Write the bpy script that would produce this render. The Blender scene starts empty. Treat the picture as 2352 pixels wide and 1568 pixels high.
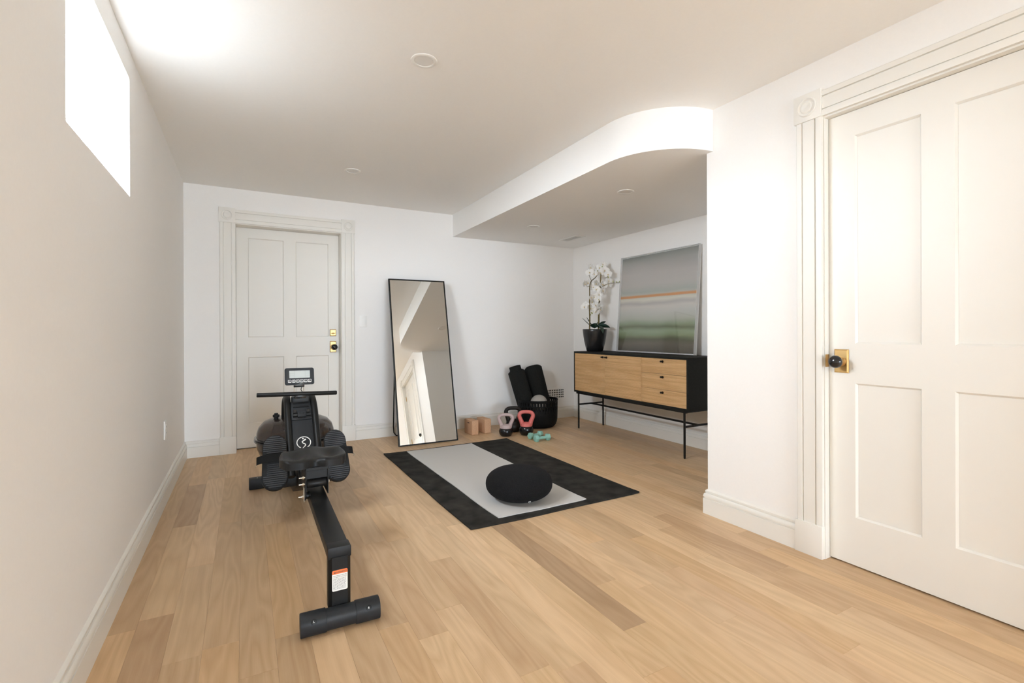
import bpy, bmesh, math, random
from mathutils import Vector, Matrix

random.seed(11)
scene = bpy.context.scene
COL = scene.collection

# ------------------------------------------------------------------ camera
FPX, HY, YAW, PITCH, ROLL, CAMH = 1111.03, 761.35, 0.5053, -0.0013, 0.0038, 1.10
fw = Vector((math.sin(YAW)*math.cos(PITCH), math.cos(YAW)*math.cos(PITCH), math.sin(PITCH)))
r0 = Vector((math.cos(YAW), -math.sin(YAW), 0.0))
u0 = r0.cross(fw)
rt = r0*math.cos(ROLL) - u0*math.sin(ROLL)
up = r0*math.sin(ROLL) + u0*math.cos(ROLL)
cam_data = bpy.data.cameras.new('camera')
cam_data.sensor_fit = 'HORIZONTAL'
cam_data.sensor_width = 36.0
cam_data.lens = 36.0*FPX/2352.0
cam_data.shift_y = -(784.0-HY)/2352.0
cam_data.clip_start = 0.02
cam = bpy.data.objects.new('camera', cam_data)
m = Matrix.Identity(4)
for i in range(3):
    m[i][0] = rt[i]; m[i][1] = up[i]; m[i][2] = -fw[i]
m[2][3] = CAMH
cam.matrix_world = m
COL.objects.link(cam)
scene.camera = cam

# ------------------------------------------------------------------ world, daylight, exposure
SKY = 51.0
world = bpy.data.worlds.new('overcast_sky')
scene.world = world
world.use_nodes = True
wn = world.node_tree.nodes
wn['Background'].inputs[0].default_value = (0.835, 0.92, 1.015, 1)
wn['Background'].inputs[1].default_value = SKY
vs = scene.view_settings
vs.view_transform = 'Standard'
vs.look = 'None'
vs.gamma = 1.0
vs.use_curve_mapping = False
vs.exposure = 0.22
scene.cycles.max_bounces = 14
scene.cycles.diffuse_bounces = 10
scene.cycles.transparent_max_bounces = 12
scene.cycles.caustics_reflective = False
scene.cycles.caustics_refractive = False

# room measures (metres; camera stands at x=0, y=0)
XL, XR, XA = -0.461, 2.4365, 3.7176        # left wall, right wall, alcove wall
YB, YC, YR = 5.075, 1.977, -7.0            # back wall, alcove corner, wall behind the camera
ZC, ZS = 2.405, 2.160                      # ceiling, alcove ceiling
W1 = (1.897, 2.812, 1.728, 2.274)          # window in view: y0 y1 z0 z1
W3 = (-0.30, 2.30, 0.10, 2.30)                # unseen window added behind the camera for fill light: x0 x1 z0 z1

def portal(name, loc, rot, sx, sy):
    ld = bpy.data.lights.new(name, 'AREA')
    ld.shape = 'RECTANGLE'; ld.size = sx; ld.size_y = sy
    ld.cycles.is_portal = True
    o = bpy.data.objects.new(name, ld)
    o.location = loc; o.rotation_euler = rot
    COL.objects.link(o)
for nm, w in (('daylight_portal_side', W1),):
    portal(nm, (XL-0.13, (w[0]+w[1])/2, (w[2]+w[3])/2), (0, -math.pi/2, 0), w[3]-w[2], w[1]-w[0])
portal('daylight_portal_rear', ((W3[0]+W3[1])/2, YR-0.13, (W3[2]+W3[3])/2), (math.pi/2, 0, 0), W3[1]-W3[0], W3[3]-W3[2])

# ------------------------------------------------------------------ materials
def mat(name, col, rough=0.5, metal=0.0, spec=0.5, coat=0.0, alpha=1.0):
    mt = bpy.data.materials.new(name); mt.use_nodes = True
    b = mt.node_tree.nodes['Principled BSDF']
    b.inputs['Base Color'].default_value = (*col, 1)
    b.inputs['Roughness'].default_value = rough
    b.inputs['Metallic'].default_value = metal
    b.inputs['Specular IOR Level'].default_value = spec
    b.inputs['Coat Weight'].default_value = coat
    b.inputs['Alpha'].default_value = alpha
    return mt
def nodes(mt):
    return mt.node_tree.nodes, mt.node_tree.links, mt.node_tree.nodes['Principled BSDF']
def add_noise(mt, scale=400, amount=0.15, bump=0.0, dist=0.002, coords='Object', detail=3, stretch=(1,1,1)):
    """multiply the base colour by a noise and add fine relief"""
    n, l, b = nodes(mt)
    tc = n.new('ShaderNodeTexCoord'); mp = n.new('ShaderNodeMapping')
    mp.inputs['Scale'].default_value = stretch
    nz = n.new('ShaderNodeTexNoise'); nz.inputs['Scale'].default_value = scale; nz.inputs['Detail'].default_value = detail
    l.new(tc.outputs[coords], mp.inputs[0]); l.new(mp.outputs[0], nz.inputs['Vector'])
    c = tuple(b.inputs['Base Color'].default_value)
    rp = n.new('ShaderNodeValToRGB')
    rp.color_ramp.elements[0].position = 0.3; rp.color_ramp.elements[1].position = 0.7
    rp.color_ramp.elements[0].color = tuple(v*(1-amount) for v in c[:3])+(1,)
    rp.color_ramp.elements[1].color = tuple(min(1, v*(1+amount)) for v in c[:3])+(1,)
    l.new(nz.outputs['Fac'], rp.inputs[0]); l.new(rp.outputs[0], b.inputs['Base Color'])
    if bump:
        bp = n.new('ShaderNodeBump'); bp.inputs['Strength'].default_value = bump; bp.inputs['Distance'].default_value = dist
        l.new(nz.outputs['Fac'], bp.inputs['Height']); l.new(bp.outputs[0], b.inputs['Normal'])
    return mt

M = {}
M['wall'] = add_noise(mat('wall_paint', (0.882, 0.868, 0.846), 0.85, spec=0.25), 90, 0.006, 0.04, 0.001)
M['ceiling'] = add_noise(mat('ceiling_paint', (0.93, 0.925, 0.91), 0.9, spec=0.2), 90, 0.006, 0.04, 0.001)
M['trim'] = mat('trim_paint', (0.80, 0.778, 0.725), 0.42, spec=0.4)
M['white'] = mat('white_plastic', (0.84, 0.83, 0.80), 0.35)
M['lens'] = mat('lamp_lens', (0.80, 0.79, 0.77), 0.5)
M['black_metal'] = add_noise(mat('black_powder_coat', (0.0085, 0.0085, 0.008), 0.42, spec=0.28), 900, 0.25, 0.08, 0.0006)
M['black_gloss'] = mat('black_gloss', (0.010, 0.010, 0.011), 0.12, coat=0.3)
M['black_plastic'] = add_noise(mat('black_plastic', (0.0095, 0.0095, 0.0095), 0.45, spec=0.28), 700, 0.2, 0.1, 0.0006)
M['grey_plastic'] = add_noise(mat('charcoal_plastic', (0.019, 0.0205, 0.023), 0.5, spec=0.3), 700, 0.2, 0.12, 0.0006)
M['rubber'] = add_noise(mat('tread_rubber', (0.013, 0.0135, 0.014), 0.65, spec=0.3), 600, 0.25, 0.15, 0.0006)
M['tread'] = add_noise(mat('tread_ridge', (0.050, 0.052, 0.056), 0.6, spec=0.3), 600, 0.2, 0.1, 0.0006)
M['strap'] = add_noise(mat('nylon_webbing', (0.010, 0.010, 0.010), 0.85, spec=0.2), 1500, 0.5, 0.3, 0.0008)
M['steel'] = mat('zinc_steel', (0.70, 0.66, 0.58), 0.28, metal=1)
M['brass'] = mat('satin_brass', (0.60, 0.395, 0.165), 0.38, metal=1)
M['mirror'] = mat('mirror_glass', (0.86, 0.86, 0.83), 0.0, metal=1)
M['print_white'] = mat('white_print', (0.85, 0.85, 0.83), 0.5)
M['print_dark'] = mat('dark_print', (0.03, 0.03, 0.03), 0.5)
M['print_orange'] = mat('orange_print', (0.80, 0.18, 0.05), 0.45)
M['screen'] = mat('grey_lcd', (0.50, 0.53, 0.51), 0.2)
M['tank'] = mat('smoked_tank', (0.055, 0.040, 0.034), 0.14, alpha=0.80)
M['cork'] = add_noise(mat('cork', (0.56, 0.335, 0.20), 0.8, spec=0.2), 160, 0.10, 0.08, 0.001, detail=5)
M['rug'] = add_noise(mat('charcoal_rug', (0.032, 0.030, 0.026), 0.95, spec=0.1), 9, 0.42, 0.5, 0.004, detail=12)
M['mat'] = add_noise(mat('grey_mat', (0.60, 0.585, 0.56), 0.7, spec=0.25), 700, 0.05, 0.1, 0.0005)
M['cushion'] = add_noise(mat('black_boucle', (0.008, 0.008, 0.0085), 0.95, spec=0.25), 260, 0.7, 1.0, 0.006, detail=6)
M['roll'] = add_noise(mat('black_foam', (0.013, 0.013, 0.0115), 0.9, spec=0.15), 220, 0.5, 0.35, 0.002, detail=5)
M['ball'] = add_noise(mat('grey_ball', (0.36, 0.335, 0.30), 0.7), 300, 0.05, 0.1)
M['basket'] = mat('black_basket', (0.006, 0.006, 0.006), 0.6, spec=0.15)
M['bell'] = mat('black_vinyl', (0.007, 0.007, 0.008), 0.22)
M['bell_black'] = add_noise(mat('black_iron', (0.014, 0.011, 0.009), 0.5, spec=0.25), 300, 0.3, 0.2)
M['pink'] = add_noise(mat('dusty_pink', (0.47, 0.36, 0.345), 0.55), 120, 0.06)
M['coral'] = add_noise(mat('coral', (0.62, 0.15, 0.13), 0.5), 120, 0.08)
M['mint'] = add_noise(mat('mint_neoprene', (0.27, 0.52, 0.44), 0.6), 200, 0.07, 0.1)
M['black_case'] = add_noise(mat('black_ash', (0.013, 0.013, 0.011), 0.6, spec=0.18), 120, 0.3, 0.1, 0.001, stretch=(1, 0.06, 1))
M['pot'] = mat('black_ceramic', (0.013, 0.013, 0.014), 0.26)
M['soil'] = add_noise(mat('dark_moss', (0.012, 0.011, 0.009), 0.95), 90, 0.6, 0.8, 0.006)
M['leaf'] = mat('orchid_leaf', (0.022, 0.050, 0.036), 0.35)
M['stem'] = add_noise(mat('orchid_stem', (0.16, 0.12, 0.045), 0.6), 40, 0.4)
M['petal'] = mat('orchid_petal', (0.93, 0.925, 0.90), 0.6)
nodes(M['petal'])[2].inputs['Subsurface Weight'].default_value = 0.25
nodes(M['petal'])[2].inputs['Subsurface Radius'].default_value = (0.01, 0.01, 0.01)
M['lip'] = mat('orchid_lip', (0.72, 0.60, 0.36), 0.6)
M['bud'] = mat('orchid_bud', (0.45, 0.47, 0.22), 0.6)
M['acrylic'] = mat('pale_acrylic_edge', (0.85, 0.85, 0.84), 0.10, coat=0.4, alpha=0.40)
M['dark'] = mat('cavity_shade', (0.012, 0.012, 0.012), 0.9)  # near-black colour standing in for the shade inside openings
M['subfloor'] = mat('subfloor', (0.28, 0.18, 0.10), 0.9)

def glass_mat(name, tint=(1, 1, 1), refl=0.06):
    mt = bpy.data.materials.new(name); mt.use_nodes = True
    n, l = mt.node_tree.nodes, mt.node_tree.links
    n.remove(n['Principled BSDF'])
    tr = n.new('ShaderNodeBsdfTransparent'); tr.inputs[0].default_value = (*tint, 1)
    gl = n.new('ShaderNodeBsdfGlossy'); gl.inputs['Roughness'].default_value = 0.01
    lw = n.new('ShaderNodeLayerWeight'); pw = n.new('ShaderNodeMath'); pw.operation = 'POWER'; pw.inputs[1].default_value = 5.0
    l.new(lw.outputs['Facing'], pw.inputs[0])
    fr = n.new('ShaderNodeMath'); fr.operation = 'MULTIPLY_ADD'; fr.inputs[1].default_value = 0.6; fr.inputs[2].default_value = refl*0.5
    l.new(pw.outputs[0], fr.inputs[0])
    mx = n.new('ShaderNodeMixShader')
    l.new(fr.outputs[0], mx.inputs[0]); l.new(tr.outputs[0], mx.inputs[1]); l.new(gl.outputs[0], mx.inputs[2])
    l.new(mx.outputs[0], n['Material Output'].inputs[0])
    return mt
M['glass'] = glass_mat('clear_glass')
M['window_glass'] = glass_mat('window_glass', (0.94, 0.94, 0.94))
M['dimming_glass'] = glass_mat('light_dimming_glass', (0.636, 0.660, 0.680))   # tint dims and cools added rear daylight; two faces: over a third through

def oak(name, light, dark, rough=0.42, grain=(1, 0.12, 1), tint=True, scale=7.0, strength=1.0):
    """oak boards: long fibres plus arched growth rings; object colour tints each board"""
    mt = bpy.data.materials.new(name); mt.use_nodes = True
    n, l, b = nodes(mt)
    tc = n.new('ShaderNodeTexCoord'); oi = n.new('ShaderNodeObjectInfo')
    mul = n.new('ShaderNodeVectorMath'); mul.operation = 'SCALE'; mul.inputs[0].default_value = (37.0, 91.0, 13.0)
    l.new(oi.outputs['Random'], mul.inputs['Scale'])
    add = n.new('ShaderNodeVectorMath'); add.operation = 'ADD'
    l.new(tc.outputs['Object'], add.inputs[0]); l.new(mul.outputs[0], add.inputs[1])
    mp = n.new('ShaderNodeMapping'); mp.inputs['Scale'].default_value = grain
    l.new(add.outputs[0], mp.inputs[0])
    n1 = n.new('ShaderNodeTexNoise'); n1.inputs['Scale'].default_value = scale; n1.inputs['Detail'].default_value = 2.0
    l.new(mp.outputs[0], n1.inputs['Vector'])
    # growth rings = repeating bands of the slow noise field
    ml = n.new('ShaderNodeMath'); ml.operation = 'MULTIPLY'; ml.inputs[1].default_value = 11.0
    l.new(n1.outputs['Fac'], ml.inputs[0])
    fr = n.new('ShaderNodeMath'); fr.operation = 'PINGPONG'; fr.inputs[1].default_value = 0.5
    l.new(ml.outputs[0], fr.inputs[0])
    pw = n.new('ShaderNodeMath'); pw.operation = 'MULTIPLY'; pw.inputs[1].default_value = 2.0
    l.new(fr.outputs[0], pw.inputs[0])
    n2 = n.new('ShaderNodeTexNoise'); n2.inputs['Scale'].default_value = 240.0; n2.inputs['Detail'].default_value = 4.0
    mp2 = n.new('ShaderNodeMapping'); mp2.inputs['Scale'].default_value = (1, 0.022, 1)
    l.new(add.outputs[0], mp2.inputs[0]); l.new(mp2.outputs[0], n2.inputs['Vector'])
    n3 = n.new('ShaderNodeTexNoise'); n3.inputs['Scale'].default_value = 5.0; n3.inputs['Detail'].default_value = 3.0
    l.new(add.outputs[0], n3.inputs['Vector'])
    mixa = n.new('ShaderNodeMix'); mixa.inputs[0].default_value = 0.50
    l.new(pw.outputs[0], mixa.inputs[2]); l.new(n2.outputs['Fac'], mixa.inputs[3])
    mixb = n.new('ShaderNodeMix'); mixb.inputs[0].default_value = 0.30
    l.new(mixa.outputs[0], mixb.inputs[2]); l.new(n3.outputs['Fac'], mixb.inputs[3])
    rp = n.new('ShaderNodeValToRGB')
    rp.color_ramp.elements[0].position = 0.5-0.28/strength; rp.color_ramp.elements[1].position = 0.5+0.22/strength
    rp.color_ramp.elements[0].color = (*dark, 1); rp.color_ramp.elements[1].color = (*light, 1)
    l.new(mixb.outputs[0], rp.inputs[0])
    if tint:
        mx = n.new('ShaderNodeMix'); mx.data_type = 'RGBA'; mx.blend_type = 'MULTIPLY'; mx.inputs[0].default_value = 1.0
        l.new(rp.outputs[0], mx.inputs[6]); l.new(oi.outputs['Color'], mx.inputs[7])
        l.new(mx.outputs[2], b.inputs['Base Color'])
    else:
        l.new(rp.outputs[0], b.inputs['Base Color'])
    b.inputs['Roughness'].default_value = rough
    b.inputs['Specular IOR Level'].default_value = 0.35
    bp = n.new('ShaderNodeBump'); bp.inputs['Strength'].default_value = 0.06; bp.inputs['Distance'].default_value = 0.0008
    l.new(n2.outputs['Fac'], bp.inputs['Height']); l.new(bp.outputs[0], b.inputs['Normal'])
    return mt
M['oak'] = oak('oak_floor', (0.630, 0.452, 0.275), (0.518, 0.352, 0.200))
M['oak_front'] = oak('oak_cabinet', (0.72, 0.49, 0.26), (0.56, 0.35, 0.165), rough=0.5, grain=(1, 0.05, 1), tint=False, scale=7)

# ------------------------------------------------------------------ mesh helpers
class MB:
    """collects simple shapes in one bmesh; build() links it as one object"""
    def __init__(s): s.bm = bmesh.new()
    def quads(s, vs_, fs):
        v = [s.bm.verts.new(p) for p in vs_]
        out = []
        for f in fs:
            try: out.append(s.bm.faces.new([v[i] for i in f]))
            except ValueError: pass
        return v
    def box(s, x0, x1, y0, y1, z0, z1, mtx=None):
        p = [Vector((x, y, z)) for z in (z0, z1) for y in (y0, y1) for x in (x0, x1)]
        if mtx is not None: p = [mtx @ q for q in p]
        return s.quads(p, [(0, 2, 3, 1), (4, 5, 7, 6), (0, 1, 5, 4), (2, 6, 7, 3), (0, 4, 6, 2), (1, 3, 7, 5)])
    def prism(s, poly, a, b):
        """extrude a closed list of 3D points by vector offsets a..b"""
        n = len(poly); a = Vector(a); b = Vector(b)
        v = [Vector(p)+a for p in poly]+[Vector(p)+b for p in poly]
        s.quads(v, [tuple(range(n))[::-1], tuple(range(n, 2*n))]+[(i, (i+1) % n, n+(i+1) % n, n+i) for i in range(n)])
    def loft(s, rings, close=True, cap=True):
        n = len(rings[0])
        v = [p for r in rings for p in r]; f = []
        for k in range(len(rings)-1):
            for i in range(n if close else n-1):
                j = (i+1) % n
                f.append((k*n+i, k*n+j, (k+1)*n+j, (k+1)*n+i))
        if cap:
            f.append(tuple(range(n))[::-1]); f.append(tuple((len(rings)-1)*n+i for i in range(n)))
        s.quads(v, f)
    def lathe(s, prof, c=(0, 0, 0), seg=32, axis='Z', mtx=None, closed=False):
        """prof: (radius, height) pairs"""
        c = Vector(c); rings = []
        for r, h in prof:
            ring = []
            for i in range(seg):
                a = 2*math.pi*i/seg; x, y = r*math.cos(a), r*math.sin(a)
                p = {'Z': Vector((x, y, h)), 'X': Vector((h, x, y)), 'Y': Vector((y, h, x))}[axis]
                if mtx is not None: p = mtx @ p
                ring.append(c+p)
            rings.append(ring)
        if closed: rings.append(rings[0])
        s.loft(rings, True, not closed)
    def tube(s, path, r, seg=12, cap=True, squash=1.0):
        path = [Vector(p) for p in path]; rings = []; prev = None
        rr = r if isinstance(r, (list, tuple)) else [r]*len(path)
        for k, p in enumerate(path):
            t = (path[min(k+1, len(path)-1)]-path[max(k-1, 0)]).normalized()
            if prev is None:
                a = Vector((1, 0, 0)) if abs(t.x) < 0.9 else Vector((0, 0, 1))
                nrm = (a-t*a.dot(t)).normalized()
            else:
                nrm = (prev-t*prev.dot(t)).normalized()
            prev = nrm; bi = t.cross(nrm)
            rings.append([p+nrm*rr[k]*math.cos(2*math.pi*i/seg)+bi*rr[k]*squash*math.sin(2*math.pi*i/seg) for i in range(seg)])
        s.loft(rings, True, cap)
    def build(s, name, material, parent=None, origin=None, bevel=0.0, bseg=2, smooth=True, ang=38, clean=False):
        bm = s.bm
        if clean: bmesh.ops.remove_doubles(bm, verts=bm.verts, dist=1e-6)
        bmesh.ops.recalc_face_normals(bm, faces=bm.faces)
        if bevel:
            es = [e for e in bm.edges if len(e.link_faces) == 2 and e.calc_face_angle(0) > 0.5]
            bmesh.ops.bevel(bm, geom=es, offset=bevel, offset_type='OFFSET', segments=bseg, profile=0.6, affect='EDGES', clamp_overlap=True)
        if origin is not None: bmesh.ops.translate(bm, verts=bm.verts, vec=-Vector(origin))
        me = bpy.data.meshes.new(name); bm.to_mesh(me); bm.free()
        if smooth:
            for p in me.polygons: p.use_smooth = True
            me.set_sharp_from_angle(angle=math.radians(ang))
        return link(name, me, material, parent)

def link(name, me, material, parent=None):
    o = bpy.data.objects.new(name, me)
    if material is not None:
        if len(me.materials) == 0: me.materials.append(M[material] if isinstance(material, str) else material)
    COL.objects.link(o)
    if parent is not None: o.parent = parent
    return o
def tag(o, label, cat, group=None, kind=None):
    o['label'] = label; o['category'] = cat
    if group: o['group'] = group
    if kind: o['kind'] = kind
    return o
def thing(name, label, cat, loc=(0, 0, 0), rot=(0, 0, 0), group=None, kind=None):
    o = bpy.data.objects.new(name, None); o.empty_display_size = 0.05
    o.location = loc; o.rotation_euler = rot; COL.objects.link(o)
    return tag(o, label, cat, group, kind)
def rounded(w, h, r, n=5, cx=0.0, cy=0.0):
    pts = []
    for sx, sy, a0 in ((1, 1, 0), (-1, 1, 90), (-1, -1, 180), (1, -1, 270)):
        for k in range(n+1):
            a = math.radians(a0+90*k/n)
            pts.append((cx+sx*(w/2-r)+r*math.cos(a), cy+sy*(h/2-r)+r*math.sin(a)))
    return pts
def text_mesh(body, size, extrude=0.0004, mtx=None, align='CENTER'):
    cu = bpy.data.curves.new('lettering', 'FONT'); cu.body = body; cu.size = size; cu.extrude = extrude
    cu.align_x = align; cu.align_y = 'CENTER'; cu.resolution_u = 3
    o = bpy.data.objects.new('lettering', cu); COL.objects.link(o)
    bpy.context.view_layer.update()
    me = bpy.data.meshes.new_from_object(o)
    bpy.data.objects.remove(o); bpy.data.curves.remove(cu)
    if mtx is not None: me.transform(mtx)
    return me
def frame_mtx(o, x, y):
    """matrix with local x, y along the given directions, z = normal"""
    x = Vector(x).normalized(); y = Vector(y); y = (y-x*y.dot(x)).normalized(); z = x.cross(y)
    mm = Matrix.Identity(4)
    for i in range(3):
        mm[i][0] = x[i]; mm[i][1] = y[i]; mm[i][2] = z[i]; mm[i][3] = o[i]
    return mm

# ------------------------------------------------------------------ the room shell
T = 0.12
def struct(o, label, cat): return tag(o, label, cat, kind='structure')

# floor with separate oak boards running towards the back wall
PW, P0 = 0.112, 0.540
fb = MB(); fb.box(XL-T, XA+T, YR-T, YB+0.2, -0.06, -0.0125)
floor = struct(fb.build('floor', 'subfloor'), 'pale oak strip floor of long boards running to the back wall', 'floor')
TINTS = [(1.0, 1.0, 1.0), (1.06, 1.05, 1.05), (0.94, 0.92, 0.90), (1.04, 0.99, 0.93), (0.87, 0.84, 0.81), (1.10, 1.09, 1.09), (0.98, 0.95, 0.95), (1.03, 1.03, 1.05), (1.0, 0.95, 0.88)]
DARK, BROWN, TAN = (0.70, 0.66, 0.64), (0.80, 0.75, 0.72), (0.90, 0.86, 0.83)
known = {  # row index from P0 : joints (y) with the tint of the board on the near side
    6: [(1.353, (1.02, 1.0, 0.95)), (2.62, DARK)], 7: [(1.652, (1.04, 1.02, 0.98)), (2.75, TAN)],
    0: [(1.670, (1.08, 1.07, 1.05)), (2.55, TAN)], 2: [(1.335, (1.05, 1.04, 1.0)), (2.21, TAN), (3.05, (1.04, 1.03, 1.02))],
    -8: [(2.300, BROWN), (3.30, (1.05, 1.04, 1.02)), (4.150, BROWN)], 5: [(1.905, (1.0, .98, .94)), (2.9, (1.05, 1.03, 1.0))],
    -9: [(3.46, TAN)], 4: [(1.02, TAN)], 12: [(1.60, (1.08, 1.08, 1.07)), (2.5, (1.1, 1.09, 1.08))],
    13: [(1.95, TAN)], 14: [(1.35, TAN), (2.1, BROWN)], 16: [(1.70, TAN)]}
prng = random.Random(5)
k0 = math.floor((XL-P0)/PW); k1 = math.ceil((XA-P0)/PW)
for k in range(k0, k1):
    x0, x1 = max(P0+k*PW, XL), min(P0+(k+1)*PW, XA)
    if x1-x0 < 0.004: continue
    ylo = -2.1 if x0 < XR+0.02 else YC-0.02
    yhi = YB+0.14 if (x0 < 0.86 and x1 > -0.08) else YB
    joints = []
    if k in known:
        js = sorted(known[k]); y = js[0][0]
        pre = []
        while y-0.9 > ylo:
            y -= prng.uniform(0.75, 1.5); pre.append(y)
        pre = [q for q in pre if q > ylo+0.2][::-1]
        joints = [(q, prng.choice(TINTS)) for q in pre]+js; y = js[-1][0]
    else:
        y = ylo+prng.uniform(0.1, 1.0); joints.append((y, prng.choice(TINTS)))
    while True:
        y += prng.uniform(0.7, 1.6)
        if y > yhi-0.25: break
        joints.append((y, prng.choice(TINTS)))
    ys = [ylo]+[j[0] for j in joints]+[yhi]
    tints = [j[1] for j in joints]+[prng.choice(TINTS)]
    if ylo == -2.1: ys = [YR]+ys; tints = [TINTS[0]]+tints
    for a, b_, t in zip(ys[:-1], ys[1:], tints):
        g = 0.00012; c = 0.0004; dz = -prng.uniform(0, 0.0002)
        hx, hy = (x1-x0)/2-g, (b_-a)/2-g
        v = [(sx*(hx-d), sy*(hy-d), z) for z, d in ((-0.012, 0), (-c, 0), (0, c)) for sx, sy in ((-1, -1), (1, -1), (1, 1), (-1, 1))]
        f = [(8, 9, 10, 11)]+[(r*4+i, r*4+(i+1) % 4, (r+1)*4+(i+1) % 4, (r+1)*4+i) for r in (0, 1) for i in range(4)]
        me = bpy.data.meshes.new('plank'); me.from_pydata(v, [], f)
        o = link('plank', me, 'oak', floor)
        o.location = ((x0+x1)/2, (a+b_)/2, dz)
        j = prng.uniform(0.97, 1.03)
        o.color = (t[0]*j, t[1]*j, t[2]*j, 1)

# walls
w = MB(); y0, y1, z0, z1 = W1
xo = XL-T
segs = [(YR-T, y0), (y1, YB+0.2)]
for p, q in segs: w.box(xo, XL, p, q, -0.06, ZC)
w.box(xo, XL, y0, y1, -0.06, z0); w.box(xo, XL, y0, y1, z1, ZC)
struct(w.build('wall_left', 'wall', smooth=False), 'long white painted wall with the small high window', 'wall')
DX0, DX1, DZ1 = -0.067, 0.851, 2.083        # back door opening
w = MB()
JT = 0.02
w.box(XL-T, DX0-JT, YB, YB+0.2, -0.06, ZC); w.box(DX1+JT, XA+T, YB, YB+0.2, -0.06, ZC); w.box(DX0-JT, DX1+JT, YB, YB+0.2, DZ1+JT, ZC)
w.box(XL-T, XA+T, YB+0.2, YB+0.26, -0.06, ZC)  # unseen slab added to keep sky light out of the door gaps
struct(w.build('wall_back', 'wall', smooth=False), 'white end wall behind the rowing machine and leaning mirror', 'wall')
RY0, RY1, RZ1 = 0.445, 1.304, 2.115          # right door opening
w = MB()
w.box(XR, XR+T, YR-T, RY0-JT, -0.06, ZC); w.box(XR, XR+T, RY1+JT, YC, -0.06, ZC); w.box(XR, XR+T, RY0-JT, RY1+JT, RZ1+JT, ZC)
w.box(XR+T, XR+T+0.05, YR-T, YC-T, -0.06, ZC)  # unseen backing added so the gaps round this door stay dark
struct(w.build('wall_right', 'wall', smooth=False), 'white wall holding the door nearest the alcove corner', 'wall')
w = MB(); w.box(XR+T, XA+T, YC-T, YC, -0.06, ZC)
struct(w.build('wall_alcove_near', 'wall', smooth=False), 'white side wall of the alcove seen only in the mirror', 'wall')
w = MB(); w.box(XA, XA+T, YC, YB, -0.06, ZC)
struct(w.build('wall_alcove', 'wall', smooth=False), 'white alcove wall behind the sideboard', 'wall')
w = MB(); x0, x1, z0, z1 = W3
w.box(XL, x0, YR-T, YR, -0.06, ZC); w.box(x1, XR, YR-T, YR, -0.06, ZC)
w.box(x0, x1, YR-T, YR, -0.06, z0); w.box(x0, x1, YR-T, YR, z1, ZC)
struct(w.build('wall_rear', 'wall', smooth=False), 'white wall with an added wide window opposite the end wall', 'wall')
c = MB(); c.box(XL-T, XA+T, YR-T, YB+0.2, ZC, ZC+0.1)
ceil = struct(c.build('ceiling', 'ceiling', smooth=False), 'white plaster ceiling with a curved lowered part over the alcove', 'ceiling')
# lowered alcove ceiling with its rounded corner
cx_, cy_, cr_ = 2.452, 2.372, 0.440
poly = [(2.052, YB+0.01, 0), (2.012, cy_, 0)]
for k in range(1, 25):
    a = math.radians(180+90*k/24)
    poly.append((cx_+cr_*math.cos(a), cy_+cr_*math.sin(a), 0))
poly += [(XA+0.05, cy_-cr_, 0), (XA+0.05, YB+0.01, 0)]
s_ = MB(); s_.prism(poly, (0, 0, ZS), (0, 0, ZC+0.02))
s_.build('soffit', 'ceiling', ceil, ang=30)

# windows: pane just outside the wall opening, frame hidden behind the reveal
def window(name, label, w, axis):
    root = thing(name, label, 'window', kind='structure')
    p = MB(); f = MB(); e = 0.05
    if axis == 'X':
        y0, y1, z0, z1 = w; xp = XL-T
        p.box(xp-0.012, xp-0.006, y0-0.02, y1+0.02, z0-0.02, z1+0.02)
        for b in ((y0-e, y0, z0-e, z1+e), (y1, y1+e, z0-e, z1+e), (y0, y1, z0-e, z0), (y0, y1, z1, z1+e)):
            f.box(xp-0.03, xp-0.0005, *b)
    else:
        x0, x1, z0, z1 = w; yp = YR-T
        p.box(x0-0.02, x1+0.02, yp-0.012, yp-0.006, z0-0.02, z1+0.02)
        for b in ((x0-e, x0, z0-e, z1+e), (x1, x1+e, z0-e, z1+e), (x0, x1, z0-e, z0), (x0, x1, z1, z1+e)):
            f.box(b[0], b[1], yp-0.03, yp-0.0005, b[2], b[3])
    p.build('pane', 'window_glass' if axis == 'X' else 'dimming_glass', root, smooth=False); f.build('window_frame', 'white', root, smooth=False)
window('window_1', 'small high window full of white daylight', W1, 'X')
window('added_rear_window', 'large unseen window added for daylight, opposite the end wall', W3, 'Y')  # unseen window added to fill the room with daylight from behind

# unseen ground added for the light: dark side slab cuts, pale rear bounces
g_ = MB(); g_.box(XL-T-8.0, XL-T-0.06, -12, 12, 1.40, 1.52)
struct(g_.build('added_ground_side', mat('dark_ground', (0.08, 0.08, 0.076), 0.9), smooth=False), 'gravel slab added unseen outside the small high window', 'ground')
g_ = MB(); g_.box(XL-T-0.05, 9.0, YR-T-9.0, YR-T-0.02, -0.2, -0.08)
struct(g_.build('added_ground_rear', mat('pale_reflector', (0.74, 0.735, 0.72), 0.9), smooth=False), 'unseen pale ground added to bounce daylight up to the ceiling', 'ground')

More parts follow.
